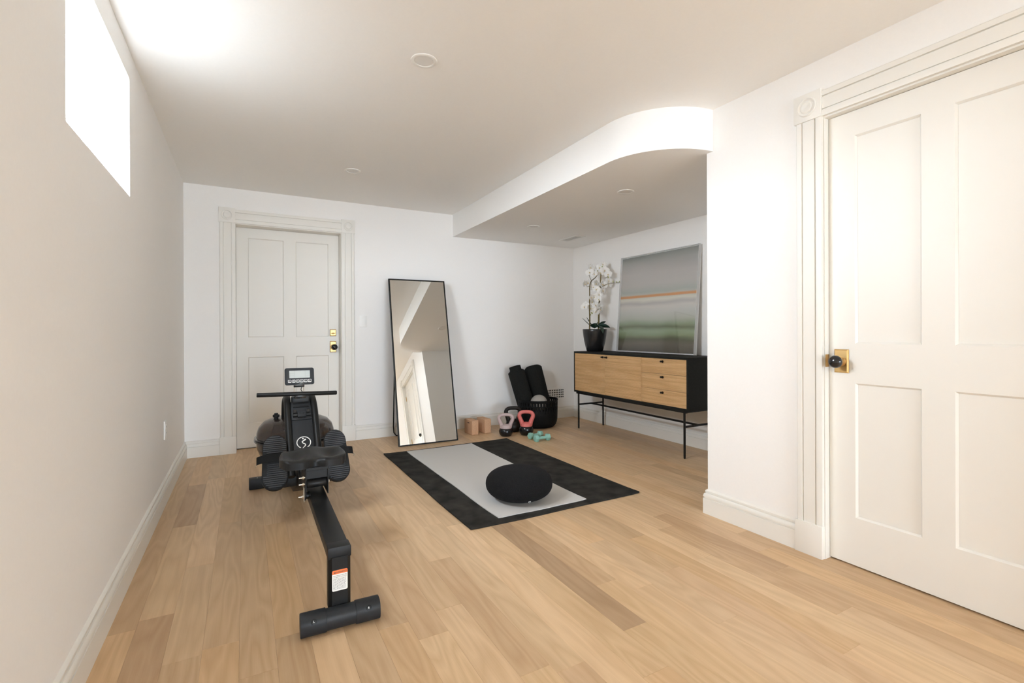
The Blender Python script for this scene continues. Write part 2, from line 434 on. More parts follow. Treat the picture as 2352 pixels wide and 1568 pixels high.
# baseboards: moulded profile (offset from wall, height)
BB = [(0, 0), (0.020, 0), (0.020, 0.092), (0.013, 0.0935), (0.013, 0.0970), (0.0190, 0.0990), (0.0190, 0.108), (0.016, 0.118), (0.0125, 0.122),
      (0.0075, 0.1228), (0.0075, 0.1262), (0.0110, 0.128), (0.0105, 0.137), (0.005, 0.143), (0, 0.146)]
def run(mb, prof, p0, p1, n, m0=0.0, m1=0.0):
    """profile swept from p0 to p1; n points into the room; m0/m1 mitre the ends"""
    p0, p1, n = Vector(p0), Vector(p1), Vector(n); d = (p1-p0).normalized()
    mb.loft([[p0+n*t+d*(m0*t)+Vector((0, 0, z)) for t, z in prof], [p1+n*t+d*(m1*t)+Vector((0, 0, z)) for t, z in prof]])
b = MB(); run(b, BB, (XL, YR, 0), (XL, YB, 0), (1, 0, 0), 1, -1)
struct(b.build('baseboard_left', 'trim', ang=25), 'long moulded cream baseboard under the high window', 'baseboard')
b = MB(); run(b, BB, (XL, YB, 0), (-0.200, YB, 0), (0, -1, 0), 1, 0); run(b, BB, (0.985, YB, 0), (XA, YB, 0), (0, -1, 0), 0, -1)
struct(b.build('baseboard_back', 'trim', ang=25), 'moulded cream baseboard along the end wall behind the kettlebells', 'baseboard')
b = MB(); run(b, BB, (XR, 1.436, 0), (XR, YC, 0), (-1, 0, 0), 0, 1); run(b, BB, (XR, YR, 0), (XR, 0.313, 0), (-1, 0, 0), 1, 0)
struct(b.build('baseboard_right', 'trim', ang=25), 'moulded cream baseboard between the alcove corner and the near door', 'baseboard')
b = MB(); run(b, BB, (XR, YC, 0), (XA, YC, 0), (0, 1, 0), -1, -1)
struct(b.build('baseboard_alcove_near', 'trim', ang=25), 'moulded cream baseboard round the alcove corner', 'baseboard')
b = MB(); run(b, BB, (XA, YC, 0), (XA, YB, 0), (-1, 0, 0), 1, -1)
struct(b.build('baseboard_alcove', 'trim', ang=25), 'moulded cream baseboard under the sideboard', 'baseboard')

# door casings ------------------------------------------------------------
CS = [(0, 0), (0.0, 0.018), (0.010, 0.020), (0.026, 0.020), (0.0280, 0.0110), (0.032, 0.0110), (0.033, 0.018), (0.088, 0.018), (0.0895, 0.0110),
      (0.0930, 0.0110), (0.095, 0.020), (0.116, 0.020), (0.122, 0.014), (0.124, 0.0)]
def casing(name, label, O, ax, n, lo, hi, ztop):
    """O: wall point; ax: unit direction along the wall; n: into the room; opening lo..hi (distance along ax) and height ztop"""
    root = thing(name, label, 'door trim', kind='structure')
    ax, n, O = Vector(ax), Vector(n), Vector(O); Z = Vector((0, 0, 1))
    P = lambda s, t, z: O+ax*s+n*t+Z*z
    cw = 0.124
    for edge, sg in ((lo, -1), (hi, 1)):
        mb = MB(); mb.loft([[P(edge+sg*(s+0.004), t, z) for s, t in CS] for z in (0.155, ztop+0.006)])
        mb.build('casing_side', 'trim', root, ang=20)
        mb = MB(); a, b2 = sorted((edge+sg*0.002, edge+sg*(cw+0.008)))
        pts = [P(a, 0, 0), P(b2, 0, 0), P(b2, 0.026, 0), P(a, 0.026, 0)]
        mb.loft([pts, [p+Z*0.156 for p in pts]])
        mb.build('plinth_block', 'trim', root, bevel=0.0015)
        mb = MB(); pts = [P(a, 0, ztop+0.006), P(b2, 0, ztop+0.006), P(b2, 0.027, ztop+0.006), P(a, 0.027, ztop+0.006)]
        mb.loft([pts, [p+Z*0.134 for p in pts]])
        blk = mb.build('corner_block', 'trim', root, bevel=0.0015)
        mb = MB(); c0 = P((a+b2)/2, 0.027, ztop+0.073)
        mm = frame_mtx(c0, ax, Z)
        if (mm @ Vector((0, 0, 1))-c0).dot(n) < 0: mm = frame_mtx(c0, -ax, Z)
        mb.lathe([(0.046, -0.002), (0.046, 0.003), (0.041, 0.006), (0.036, 0.003), (0.033, 0.0005), (0.030, 0.0005), (0.027, 0.004), (0.022, 0.006), (0.010, 0.0045), (0.0005, 0.004)], (0, 0, 0), 32, mtx=mm)
        mb.build('rosette', 'trim', blk, ang=25)
    mb = MB(); mb.loft([[P(s, t, ztop+0.008+q) for q, t in CS] for s in (lo-0.003, hi+0.003)])
    mb.build('casing_head', 'trim', root, ang=20)
    return root, P
def jamb(root, P, lo, hi, ztop, depth, stop):
    """stop: depth of the back of the door leaf"""
    for nm, a, b2, z0, z1, d0, d1 in (('jamb', lo-JT, lo, 0.0, ztop+JT, 0.0005, depth), ('jamb', hi, hi+JT, 0.0, ztop+JT, 0.0005, depth), ('jamb_head', lo, hi, ztop, ztop+JT, 0.0005, depth),
                              ('door_stop', lo, lo+0.012, 0.0, ztop, -stop, stop+0.012), ('door_stop', hi-0.012, hi, 0.0, ztop, -stop, stop+0.012), ('door_stop', lo+0.012, hi-0.012, ztop-0.012, ztop, -stop, stop+0.012)):
        mb = MB(); pts = [P(a, d0, z0), P(b2, d0, z0), P(b2, -d1, z0), P(a, -d1, z0)]
        mb.loft([pts, [p+Vector((0, 0, z1-z0)) for p in pts]])
        mb.build(nm, 'trim', root, smooth=False)
root, PB = casing('trim_1', 'cream casing with corner rosettes around the end wall door', (0, YB, 0), (1, 0, 0), (0, -1, 0), DX0, DX1, DZ1)
jamb(root, PB, DX0, DX1, DZ1, 0.198, 0.1685)
root2, PR = casing('trim_2', 'cream casing with corner rosettes around the door beside the alcove', (XR, 0, 0), (0, 1, 0), (-1, 0, 0), RY0, RY1, RZ1)
jamb(root2, PR, RY0, RY1, RZ1, 0.118, 0.0745)
mb = MB(); pts = [PR(RY1-0.002, -0.004, 0.922), PR(RY1+0.001, -0.004, 0.922), PR(RY1+0.001, -0.034, 0.922), PR(RY1-0.002, -0.034, 0.922)]
mb.loft([pts, [p+Vector((0, 0, 0.060)) for p in pts]])
mb.build('strike_plate', 'brass', root2, bevel=0.0005)['label'] = 'brass strike plate'

# doors -------------------------------------------------------------------
def door(name, label, P, lo, hi, ztop, rec, hinge_at, panels, knob, plate, dead=None):
    """P(s, t, z); leaf face at t=-rec; panels = list of (s0, s1, z0, z1)"""
    root = thing(name, label, 'door', kind='structure')
    g = 0.0018; zb = 0.008
    lo2, hi2, zt = lo+g, hi-g, ztop-g
    ss = sorted({lo2, hi2, *[p[0] for p in panels], *[p[1] for p in panels]})
    zz = sorted({zb, zt, *[p[2] for p in panels], *[p[3] for p in panels]})
    mb = MB()
    for i in range(len(ss)-1):
        for j in range(len(zz)-1):
            sm, zm = (ss[i]+ss[i+1])/2, (zz[j]+zz[j+1])/2
            if any(p[0] < sm < p[1] and p[2] < zm < p[3] for p in panels): continue
            mb.quads([P(ss[i], -rec, zz[j]), P(ss[i+1], -rec, zz[j]), P(ss[i+1], -rec, zz[j+1]), P(ss[i], -rec, zz[j+1])], [(0, 1, 2, 3)])
    # sloped sticking down to the sunk panels, outer edges and back
    for (a, b2, c0, d) in panels:
        o_ = [P(a, -rec, c0), P(b2, -rec, c0), P(b2, -rec, d), P(a, -rec, d)]; e = 0.008
        i_ = [P(a+e, -rec-0.010, c0+e), P(b2-e, -rec-0.010, c0+e), P(b2-e, -rec-0.010, d-e), P(a+e, -rec-0.010, d-e)]
        mb.quads(o_+i_, [(k, (k+1) % 4, 4+(k+1) % 4, 4+k) for k in range(4)])
    o_ = [P(lo2, -rec, zb), P(hi2, -rec, zb), P(hi2, -rec, zt), P(lo2, -rec, zt)]
    i_ = [P(lo2, -rec-0.038, zb), P(hi2, -rec-0.038, zb), P(hi2, -rec-0.038, zt), P(lo2, -rec-0.038, zt)]
    mb.quads(o_+i_, [(k, (k+1) % 4, 4+(k+1) % 4, 4+k) for k in range(4)]+[(4, 5, 6, 7)])
    mb.build('leaf', 'trim', root, clean=True, smooth=False)
    for (a, b2, c0, d) in panels:
        e = 0.0081; mb = MB()
        pts = [P(a+e, -rec-0.0105, c0+e), P(b2-e, -rec-0.0105, c0+e), P(b2-e, -rec-0.024, c0+e), P(a+e, -rec-0.024, c0+e)]
        mb.loft([pts, [p+Vector((0, 0, d-c0-2*e)) for p in pts]])
        mb.build('panel', 'trim', root, smooth=False)
    def plate_obj(nm, s0, s1, z0, z1):
        mb = MB()
        e = 0.006
        R0 = [P(s0, -rec, z0), P(s1, -rec, z0), P(s1, -rec, z1), P(s0, -rec, z1)]
        R1 = [P(s0, -rec+0.003, z0), P(s1, -rec+0.003, z0), P(s1, -rec+0.003, z1), P(s0, -rec+0.003, z1)]
        R2 = [P(s0+e, -rec+0.008, z0+e), P(s1-e, -rec+0.008, z0+e), P(s1-e, -rec+0.008, z1-e), P(s0+e, -rec+0.008, z1-e)]
        mb.loft([R0, R1, R2]); o = mb.build(nm, 'brass', root, smooth=False); o['label'] = 'bevelled brass '+nm.replace('_', ' '); return o
    pl = plate_obj('knob_plate', *plate)
    ks, kz = knob
    c0 = P(ks, -rec+0.008, kz); nn = (P(0, 1, 0)-P(0, 0, 0)).normalized()
    mm = frame_mtx(c0, (P(1, 0, 0)-P(0, 0, 0)), Vector((0, 0, 1)))
    if (mm @ Vector((0, 0, 1))-c0).dot(nn) < 0: mm = frame_mtx(c0, -(P(1, 0, 0)-P(0, 0, 0)), Vector((0, 0, 1)))
    mb = MB(); mb.lathe([(0.022, -0.002), (0.022, 0.003), (0.017, 0.006), (0.011, 0.009), (0.010, 0.022), (0.013, 0.028), (0.013, 0.030)], (0, 0, 0), 24, mtx=mm)
    mb.build('knob_neck', 'brass', pl)['label'] = 'brass neck of the knob'
    mb = MB()
    prof = [(0.0005 if a in (0, 12) else 0.030*math.sin(math.pi*a/12), 0.050-0.0225*math.cos(math.pi*a/12)) for a in range(13)]
    mb.lathe(prof, (0, 0, 0), 28, mtx=mm)
    mb.build('knob', 'black_gloss', pl, ang=60)['label'] = 'glossy black round knob'
    if dead:
        dp = plate_obj('deadbolt_plate', *dead)
        c1 = P((dead[0]+dead[1])/2, -rec+0.008, (dead[2]+dead[3])/2-0.006)
        m2 = mm.copy(); m2.translation = c1
        mb = MB(); mb.lathe([(0.009, -0.001), (0.009, 0.004), (0.006, 0.006), (0.0005, 0.006)], (0, 0, 0), 16, mtx=m2)
        rings = []
        for q in (-1, -0.6, 0, 0.6, 1):
            rr = 0.0065-0.004*abs(q)
            rings.append([m2 @ Vector((0.019*q, rr*math.cos(2*math.pi*i/10), 0.011+0.6*rr*math.sin(2*math.pi*i/10))) for i in range(10)])
        mb.loft(rings); mb.build('thumb_turn', 'brass', dp)
    for hz in hinge_at[1]:
        mb = MB(); c1 = P(hinge_at[0], -rec+0.006, hz-0.045)
        mb.lathe([(0.006, 0), (0.006, 0.09)], c1, 12)
        mb.build('hinge', 'brass', root)['label'] = 'brass hinge knuckle'
    return root
pb = [(0.031, 0.338, 1.049, 1.989), (0.445, 0.750, 1.049, 1.989), (0.031, 0.338, 0.235, 0.862), (0.445, 0.750, 0.235, 0.862)]
door('door_1', 'cream four-panel door in the end wall with brass deadbolt above its knob', PB, DX0, DX1, DZ1, 0.130, (DX0+0.004, ()), pb, (0.797, 0.944), (0.760, 0.822, 0.890, 1.003), (0.760, 0.821, 1.055, 1.123))
pr = [(0.938, 1.190, 1.035, 1.999), (0.575, 0.830, 1.035, 1.999), (0.938, 1.190, 0.229, 0.852), (0.575, 0.830, 0.229, 0.852)]
door('door_2', 'cream four-panel door beside the alcove corner with black knob on brass plate', PR, RY0, RY1, RZ1, 0.036, (RY0+0.002, (0.25, 1.05, 1.87)), pr, (1.246, 0.951), (1.216, 1.279, 0.897, 1.008))

# ------------------------------------------------------------------ ceiling and wall fittings
def downlight(x, y, z, label):
    t = thing('recessed_light', label, 'ceiling light', (x, y, z), group='round recessed ceiling lights')
    mb = MB(); mb.lathe([(0.063, 0.0), (0.0625, -0.003), (0.060, -0.005), (0.050, -0.006), (0.046, -0.0045), (0.0445, 0.0), (0.0445, 0.0)], (0, 0, 0), 40)
    mb.build('trim_ring', 'white', t)
    mb = MB(); mb.lathe([(0.0445, -0.0002), (0.0445, -0.0030), (0.0005, -0.0036)], (0, 0, 0), 40)
    mb.build('lens', 'lens', t)
downlight(0.763, 2.245, ZC, 'white recessed downlight in the high ceiling, farther from the end wall')
downlight(0.774, 4.061, ZC, 'white recessed downlight in the high ceiling near the end wall door')
downlight(2.551, 2.811, ZS, 'recessed downlight in the lowered alcove ceiling near the curved corner')
downlight(2.572, 4.193, ZS, 'recessed downlight in the lowered alcove ceiling beside the vent')

t = thing('ceiling_vent', 'white rectangular slotted air vent in the lowered ceiling', 'vent', (3.29, 4.52, ZS))
mb = MB()
hw, hl = 0.070, 0.165
for b_ in ((-hw, hw, -hl, -hl+0.028), (-hw, hw, hl-0.028, hl), (-hw, -hw+0.024, -hl+0.028, hl-0.028), (hw-0.024, hw, -hl+0.028, hl-0.028)):
    mb.box(b_[0], b_[1], b_[2], b_[3], -0.006, 0.0)
mb.build('frame', 'white', t)
mb = MB(); mb.box(-hw+0.02, hw-0.02, -hl+0.02, hl-0.02, -0.0012, -0.0004); mb.build('duct_shade', 'dark', t)  # flat dark sheet paints the shade behind the slats
for k in range(11):
    yy = -hl+0.036+k*(2*hl-0.072)/10
    mb = MB(); mb.box(-hw+0.023, hw-0.023, yy-0.009, yy+0.006, -0.0045, -0.0030); mb.build('slat', 'white', t)

t = thing('floor_vent_grille', 'white wall grille with rows of small square holes above the baseboard', 'vent', (3.385, YB, 0.308))
gx0, gx1, gz0, gz1 = -0.205, 0.205, -0.074, 0.074
pz = 0.0285; px_ = 0.0262; ncol, nrow = 13, 4; hs = 0.0090
xs = [-(ncol-1)/2*px_+i*px_ for i in range(ncol)]; zs = [-(nrow-1)/2*pz+i*pz for i in range(nrow)]
mb = MB(); yf, yk = -0.006, 0.0
mb.box(gx0, xs[0]-hs, yf, yk, gz0, gz1); mb.box(xs[-1]+hs, gx1, yf, yk, gz0, gz1)
for i in range(ncol-1): mb.box(xs[i]+hs, xs[i+1]-hs, yf, yk, gz0, gz1)
for i in range(ncol):
    zz = [gz0]+[q for z in zs for q in (z-hs, z+hs)]+[gz1]
    for k in range(0, len(zz), 2): mb.box(xs[i]-hs, xs[i]+hs, yf, yk, zz[k], zz[k+1])
mb.build('grille', 'wall', t, smooth=False)
mb = MB(); mb.box(xs[0]-0.012, xs[-1]+0.012, -0.0012, -0.0004, zs[0]-0.012, zs[-1]+0.012); mb.build('duct_shade', 'dark', t, smooth=False)  # thin dark sheet paints the shade seen through the holes

t = thing('light_switch', 'white rocker light switch beside the end wall door', 'switch', (1.064, YB, 1.205))
mb = MB(); mb.box(-0.035, 0.035, -0.006, 0, -0.057, 0.057); mb.build('cover_plate', 'white', t, bevel=0.002)
mb = MB(); mb.prism([(-0.016, -0.006, -0.033), (-0.016, -0.009, -0.033), (-0.016, -0.006, 0.0), (-0.016, -0.0075, 0.033), (-0.016, -0.006, 0.033)], (0, 0, 0), (0.032, 0, 0)); mb.build('rocker', 'white', t)
t = thing('wall_outlet', 'white electrical outlet low on the long wall', 'outlet', (XL, 3.883, 0.460))
mb = MB(); mb.box(0, 0.007, -0.038, 0.038, -0.060, 0.060); mb.build('cover_plate', 'white', t, bevel=0.002)
for zz in (-0.02, 0.02):
    mb = MB(); mb.box(0.006, 0.0085, -0.016, 0.016, zz-0.014, zz+0.014); s = mb.build('socket', 'white', t, bevel=0.001)
    for yy in (-0.006, 0.006):
        mb = MB(); mb.box(0.0082, 0.0088, yy-0.001, yy+0.001, zz-0.004, zz+0.005); mb.build('slot', 'dark', s, smooth=False)

# ------------------------------------------------------------------ rowing machine
AX = 0.310
R0 = Vector((AX, 2.86, 0.0))
row = thing('rowing_machine', 'black water rowing machine with smoky tank and round white emblem', 'rowing machine', R0)
def rpart(mb, name, material, parent=None, **k):
    return mb.build(name, material, parent or row, origin=R0, **k)
def px3(x, y, z): return Vector((AX+x, y, z))
# rear foot (turned a little on its post)
fm = Matrix.Translation(px3(0.001, 1.893, 0.0385)) @ Matrix.Rotation(math.radians(-2.0), 4, 'Z')
def bar_x(mb, x0, x1, w, h, r, mm, n=4):
    sec = rounded(w, h, r, n)
    mb.loft([[mm @ Vector((x, p[0], p[1])) for p in sec] for x in (x0, x1)])
mb = MB(); bar_x(mb, -0.136, 0.136, 0.070, 0.070, 0.028, fm); foot = rpart(mb, 'rear_foot', 'grey_plastic')
for sg, ch in ((-1, 'L'), (1, 'R')):
    mb = MB(); bar_x(mb, *sorted((sg*0.140, sg*0.052)), 0.0765, 0.0765, 0.030, fm)
    cap = rpart(mb, 'rubber_sleeve', 'grey_plastic', foot, bevel=0.002)
    a = math.radians(28); nrm = Vector((0, -math.cos(a), math.sin(a)))
    cc = Vector((sg*0.096, -0.0075, 0.0075))+nrm*0.0312
    mm = fm @ frame_mtx(cc, (1, 0, 0), (0, math.sin(a), math.cos(a)))
    mb = MB(); mb.lathe([(0.010, -0.004), (0.010, 0.0006), (0.0085, 0.0012), (0.0005, 0.0012)], (0, 0, 0), 20, mtx=mm); rpart(mb, 'screw_cap', 'black_plastic', foot)
    me = text_mesh(ch, 0.010, 0.0003, Matrix.Translation(-R0) @ mm @ Matrix.Translation((0, 0, 0.0016)))
    link('letter_mark', me, 'print_white', foot)
# rear post, octagonal
def oct_sec(w, d, c): return [(-w/2+c, -d/2), (w/2-c, -d/2), (w/2, -d/2+c), (w/2, d/2-c), (w/2-c, d/2), (-w/2+c, d/2), (-w/2, d/2-c), (-w/2, -d/2+c)]
mb = MB(); mb.loft([[px3(p[0]+0.002, 1.942+p[1], z) for p in oct_sec(0.081, 0.055, 0.012)] for z in (0.060, 0.250)])
post = rpart(mb, 'rear_post', 'black_metal')
yl = 1.942-0.0275-0.0006
lab = rounded(0.056, 0.078, 0.005, 4)
mb = MB(); mb.prism([px3(0.002+p[0], yl+0.0005, 0.163+p[1]) for p in lab], (0, 0, 0), (0, -0.0005, 0)); lb = rpart(mb, 'warning_label', 'print_white', post, smooth=False); lb['label'] = 'white and orange warning sticker'
band = [p for p in lab if p[1] > 0.0] ; band = [(0.028, 0.0245)]+band+[(-0.028, 0.0245)]
mb = MB(); mb.prism([px3(0.002+p[0], yl, 0.163+p[1]) for p in band], (0, 0, 0), (0, -0.0004, 0)); rpart(mb, 'orange_band', 'print_orange', lb, smooth=False)
def label_text(body, size, x, z, material='print_dark', al='CENTER'):
    mm = frame_mtx(px3(0.002+x, yl-0.0007, 0.163+z), (1, 0, 0), (0, 0, 1))
    link('label_print', text_mesh(body, size, 0.0001, Matrix.Translation(-R0) @ mm, al), material, lb)
label_text('WARNING', 0.0085, 0.004, 0.0308)
label_text('Keep children and pets away', 0.0042, 0, 0.0185)
label_text('from equipment when in use.', 0.0042, 0, 0.0130)
mb = MB(); mb.prism([px3(0.002-0.0215, yl-0.0005, 0.163+0.0285), px3(0.002-0.0155, yl-0.0005, 0.163+0.0285), px3(0.002-0.0185, yl-0.0005, 0.163+0.034)], (0, 0, 0), (0, -0.0003, 0)); rpart(mb, 'label_print', 'print_dark', lb, smooth=False)
mb = MB(); lr = random.Random(3)
for k in range(10):
    zz = 0.163+0.0065-k*0.0042; xx = -0.024
    while xx < 0.022:
        wd = lr.uniform(0.002, 0.006)
        if xx+wd > 0.0245: break
        mb.box(AX+0.002+xx, AX+0.002+xx+wd, yl-0.0007, yl-0.0003, zz-0.0007, zz+0.0007); xx += wd+0.0016
rpart(mb, 'small_print', mat('grey_print', (0.22, 0.22, 0.22), 0.6), lb, smooth=False)
# rail
sl = 0.036
zt_ = lambda y: 0.284+(y-1.93)*sl
mb = MB(); sec = rounded(0.080, 0.040, 0.004, 2)
mb.loft([[px3(p[0], y, zt_(y)-0.020+p[1]) for p in sec] for y in (1.93, 3.32)])
rail = rpart(mb, 'rail', 'black_metal')
mb = MB(); sec = rounded(0.085, 0.043, 0.005, 2)
mb.loft([[px3(p[0]+0.002, y, zt_(1.93)-0.0195+p[1]) for p in sec] for y in (1.918, 1.975)])
rpart(mb, 'rail_end_cap', 'black_plastic', bevel=0.0015)
# seat carriage
mb = MB()
for xx in (-0.0555, 0.0445):
    mb.box(AX+xx-0.0025, AX+xx+0.0025, 2.500, 2.680, 0.312, 0.440)
mb.box(AX-0.0555, AX+0.0445, 2.500, 2.680, 0.432, 0.447)
mb.box(AX-0.053, AX+0.042, 2.505, 2.510, 0.392, 0.436)
car = rpart(mb, 'seat_carriage', 'black_metal', bevel=0.001, bseg=1)
for yy, zz in ((2.520, 0.3665), (2.655, 0.3665)):
    mb = MB(); mb.lathe([(0.017, -0.050), (0.0195, -0.046), (0.0195, 0.035), (0.017, 0.039)], px3(0, yy, zz), 20, 'X'); rpart(mb, 'roller', 'black_plastic', car)
for yy, zz in ((2.515, 0.400), (2.520, 0.3665), (2.545, 0.300)):
    mb = MB()
    mb.lathe([(0.0035, -0.085), (0.0035, -0.056)], px3(0, yy, zz), 10, 'X'); mb.lathe([(0.0075, -0.070), (0.0075, -0.062)], px3(0, yy, zz), 6, 'X')
    rpart(mb, 'axle_bolt', 'steel', car, ang=25)
mb = MB(); mb.lathe([(0.008, 0.047), (0.0085, 0.050), (0.006, 0.054), (0.0005, 0.054)], px3(0, 2.520, 0.3665), 12, 'X'); rpart(mb, 'axle_bolt', 'steel', car)
mb = MB(); mb.box(AX-0.0625, AX-0.0585, 2.530, 2.560, 0.276, 0.345); rpart(mb, 'guide_bracket', 'steel', car, bevel=0.001, bseg=1)
mb = MB(); mb.lathe([(0.022, -0.058), (0.022, -0.054), (0.016, -0.051), (0.016, -0.040), (0.021, -0.037), (0.021, -0.034)], px3(0, 2.545, 0.303), 24, 'X'); rpart(mb, 'guide_wheel', 'black_plastic', car)
# contoured seat
sb = MB(); NU, NV = 28, 16
def seat_pt(u, v, top):
    wx = 0.152*(1-0.05*abs(2*v-1)**3)
    x = wx*math.copysign(abs(u)**0.92, u)
    near = 2.470+0.020*abs(u)**2.5+0.030*math.exp(-(u/0.20)**2)
    far = 2.705-0.035*abs(u)**3+0.006*math.exp(-(u/0.3)**2)
    if abs(u) > 0.80:
        q = (abs(u)-0.80)/0.20; cr = 0.045*(1-math.sqrt(max(0, 1-q*q))); near += cr; far -= cr
    y = near+(far-near)*v
    if top:
        bowl = math.exp(-((abs(u)-0.50)/0.30)**2-((v-0.48)/0.30)**2)
        z = 0.494-0.026*bowl+0.008*v-0.012*math.exp(-(u/0.2)**2)*(1-v)**2+0.008*math.exp(-(u/0.25)**2)*v
        rim = min(v, 1-v, (1-abs(u))*0.9); z -= 0.010*math.exp(-rim/0.035)
    else:
        z = 0.450
    return px3(x-0.014, y, z)
top = [[seat_pt(-1+2*i/NU, j/NV, True) for i in range(NU+1)] for j in range(NV+1)]
bot = [[seat_pt(-1+2*i/NU, j/NV, False) for i in range(NU+1)] for j in range(NV+1)]
n1 = NU+1
vv = [p for r in top for p in r]+[p for r in bot for p in r]; off = n1*(NV+1); ff = []
for j in range(NV):
    for i in range(NU):
        a = j*n1+i; ff.append((a, a+1, a+n1+1, a+n1)); ff.append((off+a+n1, off+a+n1+1, off+a+1, off+a))
for i in range(NU):
    ff.append((i+1, i, off+i, off+i+1)); a = NV*n1+i; ff.append((a, a+1, off+a+1, off+a))
for j in range(NV):
    a = j*n1; ff.append((a, a+n1, off+a+n1, off+a)); a += NU; ff.append((a+n1, a, off+a, off+a+n1))
sb.quads(vv, ff)
seat = rpart(sb, 'seat', 'black_plastic', ang=50, clean=True)
# frame under the front end and front foot
mb = MB(); mb.loft([[px3(sx*wx, y, z) for sx, z in ((-1, z0), (1, z0), (1, z1), (-1, z1))] for y, wx, z0, z1 in ((3.00, 0.045, 0.22, 0.32), (3.25, 0.055, 0.12, 0.30), (3.86, 0.055, 0.05, 0.22))])
rpart(mb, 'front_frame', 'black_metal', bevel=0.004)
mb = MB(); mb.box(AX-0.150, AX+0.160, 3.08, 3.16, 0.20, 0.26); rpart(mb, 'pedal_beam', 'black_metal', bevel=0.006)
mb = MB(); mb.box(AX-0.287, AX+0.280, 3.815, 3.885, 0.002, 0.074); ffoot = rpart(mb, 'front_foot', 'black_plastic', bevel=0.006)
mb = MB(); mb.lathe([(0.004, 0), (0.003, 0.002), (0.0005, 0.002)], px3(-0.235, 3.845, 0.0735), 10); rpart(mb, 'bolt', 'steel', ffoot)
# pedals
for sg, xc in ((-1, -0.160), (1, 0.176)):
    pm = frame_mtx(px3(xc, 3.075, 0.358), (1, 0.04*sg, 0.0), (0, 0.165, 0.275))
    hl_, hw_ = 0.160, 0.068
    def outline(hl_, hw_, n=14):
        pts = []
        for k in range(n+1):
            a = math.pi*k/n; pts.append((hw_*0.93*math.cos(a), hl_-hw_+hw_*math.sin(a)))
        for k in range(n+1):
            a = math.pi+math.pi*k/n; pts.append((hw_*math.cos(a), -hl_+hw_+hw_*math.sin(a)))
        return pts
    o1, o2, o3 = outline(hl_, hw_), outline(hl_-0.004, hw_-0.004), outline(hl_-0.008, hw_-0.012)
    mb = MB(); mb.loft([[pm @ Vector((p[0], p[1], z)) for p in oo] for oo, z in ((o3, -0.040), (o1, -0.028), (o1, -0.004), (o2, 0.0))])
    ped = rpart(mb, 'foot_plate', 'rubber', ang=30)
    mb = MB()
    for k in range(26):
        yy = -0.142+k*0.0115
        if -0.012 < yy < 0.020: continue
        hx = 0.0
        cap_ = hl_-hw_
        d_ = abs(yy)-cap_
        hx = (hw_-0.008)*math.sqrt(max(0.0, 1-(max(0, d_)/(hw_-0.008))**2)) if d_ > 0 else hw_-0.008
        if hx < 0.012: continue
        cut = 0.0 if yy > 0.06 or yy < -0.08 else 0.018
        xa, xb = (-hx, hx-cut) if sg > 0 else (-hx+cut, hx)
        mb.box(xa, xb, yy-0.0032, yy+0.0032, -0.001, 0.0050, pm)
    rpart(mb, 'tread', 'tread', ped, smooth=False)
    # webbing strap arched over the foot plate
    mb = MB(); rings = []
    for k in range(15):
        a = math.pi*k/14; q = -math.cos(a)
        xx = (hw_+0.026)*q; zz = 0.004+0.042*math.sin(a)**0.8
        rings.append([pm @ Vector((xx, yy, zz+dz)) for yy, dz in ((-0.014, 0), (0.030, 0), (0.030, 0.003), (-0.014, 0.003))])
    mb.loft(rings); st = rpart(mb, 'strap', 'strap', ped, ang=50)
    mb = MB(); ee = Vector((sg*(hw_+0.026), 0.008, 0.004))
    mb.tube([pm @ (ee+Vector(q)) for q in ((0, -0.014, 0), (sg*0.006, -0.020, 0.004), (sg*0.006, -0.026, 0.0), (0, -0.028, -0.004))], 0.002, 6); rpart(mb, 'strap_ring', 'steel', st)
# uprights
PAN0, PAN1 = Vector((0, 3.075, 0.325)), Vector((0, 3.365, 0.668))
def smooth_path(pts, n=6):
    pts = [Vector(p) for p in pts]; out = []
    P_ = [pts[0]]+pts+[pts[-1]]
    for i in range(1, len(P_)-2):
        for k in range(n):
            t_ = k/n; a, b2, c2, d2 = P_[i-1], P_[i], P_[i+1], P_[i+2]
            out.append(0.5*((2*b2)+(c2-a)*t_+(2*a-5*b2+4*c2-d2)*t_*t_+(3*b2-a-3*c2+d2)*t_**3))
    out.append(pts[-1]); return out
for xx in (-0.077, 0.079):
    mb = MB(); mb.tube(smooth_path([px3(xx, 3.03, 0.27), px3(xx, 3.19, 0.460), px3(xx, 3.31, 0.602), px3(xx*0.97, 3.375, 0.660), px3(xx*0.93, 3.44, 0.674), px3(xx, 3.515, 0.640), px3(xx, 3.560, 0.540), px3(xx, 3.570, 0.44)]), 0.0205, 14)
    rpart(mb, 'upright', 'black_metal')
pd = (PAN1-PAN0).normalized(); pn = Vector((0, -pd.z, pd.y))
def pan(x, s, h=0.0):  # point on the sloping front panel: x across, s along, h proud
    q = PAN0+pd*s+pn*h; return Vector((AX+0.001+x, q.y, q.z))
L_ = (PAN1-PAN0).length
mb = MB(); mb.prism([pan(-0.062, 0, -0.03), pan(0.062, 0, -0.03), pan(0.062, L_*0.66, -0.03), pan(-0.062, L_*0.66, -0.03)], (0, 0, 0), pn*0.032)
panel = rpart(mb, 'front_panel', 'grey_plastic', bevel=0.003)
mb = MB(); mb.prism([pan(-0.062, L_*0.665, -0.03), pan(0.062, L_*0.665, -0.03), pan(0.056, L_*0.97, -0.03), pan(-0.056, L_*0.97, -0.03)], (0, 0, 0), pn*0.034)
top_c = rpart(mb, 'top_cover', 'grey_plastic', bevel=0.004)
